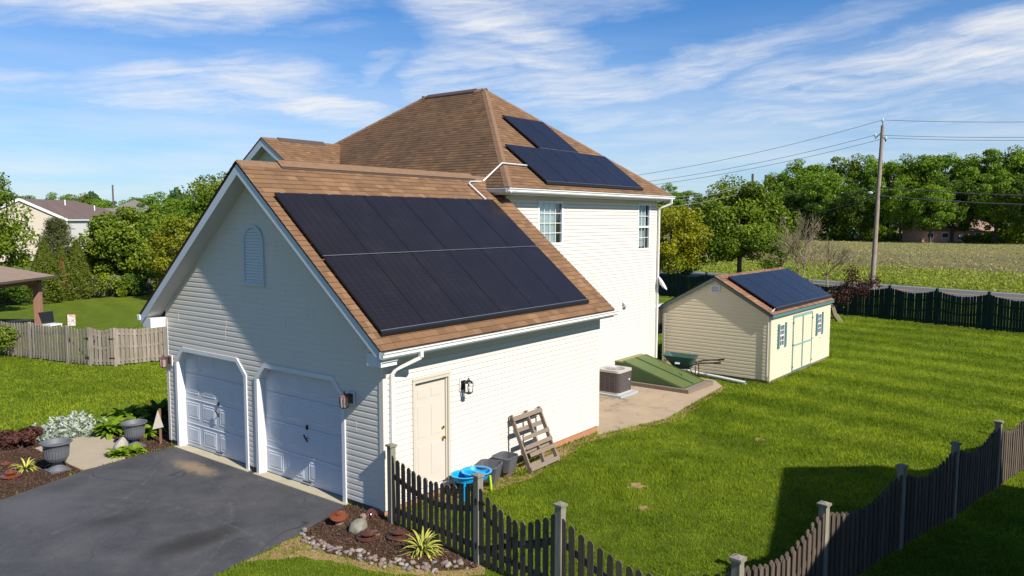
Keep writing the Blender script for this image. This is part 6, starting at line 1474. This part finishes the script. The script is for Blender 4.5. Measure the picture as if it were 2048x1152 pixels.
# ------------------------------------------------------------------ grass blades and mulch chips near the camera
rng = np.random.default_rng(99)
def vnoise(x, y, sc_, seed):
    g = np.random.default_rng(seed).random((256, 256)); a, b = x/sc_+64.3, y/sc_+91.7; i, j = np.floor(a).astype(int), np.floor(b).astype(int); f, h = a-i, b-j
    f, h = f*f*(3-2*f), h*h*(3-2*h); q = lambda m, n: g[m % 256, n % 256]
    return (q(i, j)*(1-f)+q(i+1, j)*f)*(1-h)+(q(i, j+1)*(1-f)+q(i+1, j+1)*f)*h
def blades(name, n, region, mask, hgt, wdt, mat, label, dens=None, seed=1):
    rng = np.random.default_rng(seed); x0, x1, y0, y1 = region; x = rng.uniform(x0, x1, n); y = rng.uniform(y0, y1, n); k = mask(x, y)
    d = np.hypot(x-CP[0], y-CP[1]); fx = (x-CP[0])*FW[0]+(y-CP[1])*FW[1]; rx_ = (x-CP[0])*RT[0]+(y-CP[1])*RT[1]; k &= (fx > 2) & (np.abs(rx_) < fx*.80+3.0) 
    k &= rng.random(n) < np.clip((9/np.maximum(d, 1))**1.4, 0, 1)
    x, y, d = x[k], y[k], d[k]; n = len(x); a_ = rng.random(n)*6.283; sc_ = np.clip(d/11, .8, 2.6); cl_ = .45+.6*vnoise(x, y, .35, 5)+.35*vnoise(x, y, 1.6, 6)
    h = hgt*(.5+.8*rng.random(n))*np.clip(cl_, .35, 1.5)*np.clip(sc_, .8, 1.5); w = wdt*(.7+.6*rng.random(n))*sc_; ln = rng.random(n)*.9*h; b_ = rng.random(n)*6.283
    p = np.stack([x, y, GD0*np.clip((x-GX0)/(GX1-GX0), 0, 1)], 1); s_ = np.stack([np.cos(a_)*w, np.sin(a_)*w, np.zeros(n)], 1); t_ = np.stack([np.cos(b_)*ln, np.sin(b_)*ln, h], 1)
    v = np.stack([p-s_, p+s_, p+t_], 1).reshape(-1, 3); me = bpy.data.meshes.new(name); me.vertices.add(3*n); me.vertices.foreach_set('co', v.astype(np.float32).ravel()); me.loops.add(3*n); me.loops.foreach_set('vertex_index', np.arange(3*n, dtype=np.int32)); me.polygons.add(n)
    me.polygons.foreach_set('loop_start', np.arange(0, 3*n, 3, dtype=np.int32)); me.polygons.foreach_set('loop_total', np.full(n, 3, np.int32)); me.update()
    at = me.attributes.new('tint', 'FLOAT', 'POINT'); tn = np.clip(.42+.55*(vnoise(x, y, 2.4, 7)-.5)+.45*(vnoise(x, y, .7, 8)-.5)+.45*(vnoise(x, y, .22, 9)-.5)+rng.normal(size=n)*.16+.30*np.sin((x-.27*y)*2.6+1.2*np.sin(y*.25))*np.clip((x-4)/10, 0, 1), 0, 1); at.data.foreach_set('value', np.repeat(tn, 3).astype(np.float32)); me.materials.append(mat)
    o = bpy.data.objects.new(name, me); COL.objects.link(o); props(o, label, 'grass', kind='stuff'); print('blades', name, n)
HOUSE_P = [(0, 0), (LG, 0), (LG, VH), (UF, VH), (UF, 14.6), (6.3, 14.6), (6.3, 9.6), (LG, 9.6), (LG, W), (0, W)]; SHED_P = [(16.4, -1.15), (22.6, -1.35), (22.8, 2.7), (16.5, 2.8)]
def gmask(x, y):
    k = np.ones(len(x), bool)
    for P in (HOUSE_P, SHED_P, DRIVE, BEDL, BEDR, PATIO): k &= ~inpoly(x, y, P)
    bare_ = np.zeros(len(x), bool)
    for (px_, py_, r_) in ((1520, 879, .22), (1275, 972, .30), (1285, 1015, .18), (1120, 905, .3)):
        q = G(px_, py_); bare_ |= np.hypot(x-q.x, (y-q.y)) < r_*(.7+.3*np.sin(x*9)*np.sin(y*11))
    return k & ~(bare_ & (rng.random(len(x)) < .55))
for (px_, py_, r_) in ((1520, 879, .20), (1275, 972, .26), (1285, 1015, .15)):
    if r_:
        q = G(px_, py_); sheet('bare_patch', [(q.x+math.cos(a_)*r_*(.7+.3*math.sin(a_*3+px_)), q.y+math.sin(a_)*r_*.8*(.75+.3*math.cos(a_*5))) for a_ in np.linspace(0, 6.1, 22)], .003, M['soil'])
blades('grass_blades', 2300000, (-6, 38, -13, 6), gmask, .042, .0060, L['grass'], 'mown grass of the back lawn', seed=1)
blades('grass_blades', 1150000, (-12, 14, 4, 28), gmask, .042, .0065, L['grass'], 'mown grass of the lawn left of the garage', seed=2)
# mulch chips
rng = np.random.default_rng(7)
for P, n in ((BEDR, 5000), (BEDL, 16000)):
    A = np.array(P); x = rng.uniform(max(-5, A[:, 0].min()), A[:, 0].max(), n*3); y = rng.uniform(A[:, 1].min(), A[:, 1].max(), n*3); k = inpoly(x, y, P) & ~inpoly(x, y, WALK) & ~inpoly(x, y, DRIVE); x, y = x[k][:n], y[k][:n]
    o = leafmesh('bark_chips', np.stack([x, y, .008+rng.random(len(x))*.02], 1), .045, rng, M['chips'] if 'chips' in M else M.setdefault('chips', material('bark_chip', (.10, .052, .03), .95, noise=(3, .8, (.045, .024, .015)))), None, 1.2, None, .35)
    props(o, 'loose bark chips on the '+('right' if n == 5000 else 'left')+' mulch bed', 'mulch', kind='stuff')
# weeds by the road
rng = np.random.default_rng(17); n = 40000; v = rng.uniform(-25, 60, n); dd_ = 1.0+rng.random(n)**1.3*26; P_ = np.stack([60.4+.25*v+dd_, v, GD0+rng.random(n)*(.12+.3*np.abs(np.sin(v*.5)*np.sin(dd_*.4)))], 1)
o = leafmesh('meadow_weeds', P_, .26, rng, L['weed'], None, .2, None, .3); props(o, 'yellow-green weeds growing along the far side of the road', 'weeds', kind='stuff')

rng = np.random.default_rng(18); n = 22000; v = rng.uniform(-60, 110, n); dd_ = 20+rng.random(n)**1.4*125; P_ = np.stack([60.4+.25*v+dd_, v, GD0+rng.random(n)*(.08+.15*rng.random(n))], 1)
o = leafmesh('meadow_grass', P_, .36, rng, leafmat('dry_grass', (.24, .19, .09), (.38, .34, .13), .2), None, .2, None, .3, .45+.2*np.sin(dd_*.11+np.sin(v*.05)*2)+.15*np.sin(v*.13+dd_*.07)+rng.normal(size=n)*.25); props(o, 'tussocky tan and olive grass of the meadow', 'grass', kind='stuff')
# ------------------------------------------------------------------ separate pieces of trim become parts of their own
def islands(me):
    n = len(me.vertices); par = list(range(n))
    def find(a):
        while par[a] != a: par[a] = par[par[a]]; a = par[a]
        return a
    for p in me.polygons:
        v = list(p.vertices)
        for q in v[1:]:
            a, b = find(v[0]), find(q)
            if a != b: par[b] = a
    g = {}
    for p in me.polygons: g.setdefault(find(p.vertices[0]), []).append(p.index)
    return list(g.values())
SPLIT = ('corner_trim', 'eave_return', 'rake_board', 'soffit', 'eave_soffit', 'fascia', 'foundation', 'timber_curb', 'post', 'casing', 'beam', 'door_sill', 'leg', 'stringer', 'deck_board', 'hinge', 'ridge_cap_', 'roof_deck', 'grip', 'hip_cap_', 'mount', 'door_knob', 'clamp', 'hanger', 'handle')
for o in list(sc.objects):
    if o.type != 'MESH' or o.name.split('.')[0] not in SPLIT or o.data.users > 1: continue
    G_ = islands(o.data)
    if len(G_) < 2 or len(G_) > 12: continue
    nm = o.name.split('.')[0]; me = o.data
    for k, ids in enumerate(G_[1:], 1):
        vs_ = sorted({v for i in ids for v in me.polygons[i].vertices}); mp = {v: i for i, v in enumerate(vs_)}
        m2 = bpy.data.meshes.new(nm); m2.from_pydata([me.vertices[v].co[:] for v in vs_], [], [[mp[v] for v in me.polygons[i].vertices] for i in ids]); m2.materials.append(me.materials[0])
        if me.polygons[0].use_smooth: m2.shade_smooth()
        c = bpy.data.objects.new(nm, m2); COL.objects.link(c); c.parent = o.parent; c.matrix_local = o.matrix_local
    ids = G_[0]; vs_ = sorted({v for i in ids for v in me.polygons[i].vertices}); mp = {v: i for i, v in enumerate(vs_)}
    m2 = bpy.data.meshes.new(nm); m2.from_pydata([me.vertices[v].co[:] for v in vs_], [], [[mp[v] for v in me.polygons[i].vertices] for i in ids]); m2.materials.append(me.materials[0])
    if me.polygons[0].use_smooth: m2.shade_smooth()
    o.data = m2
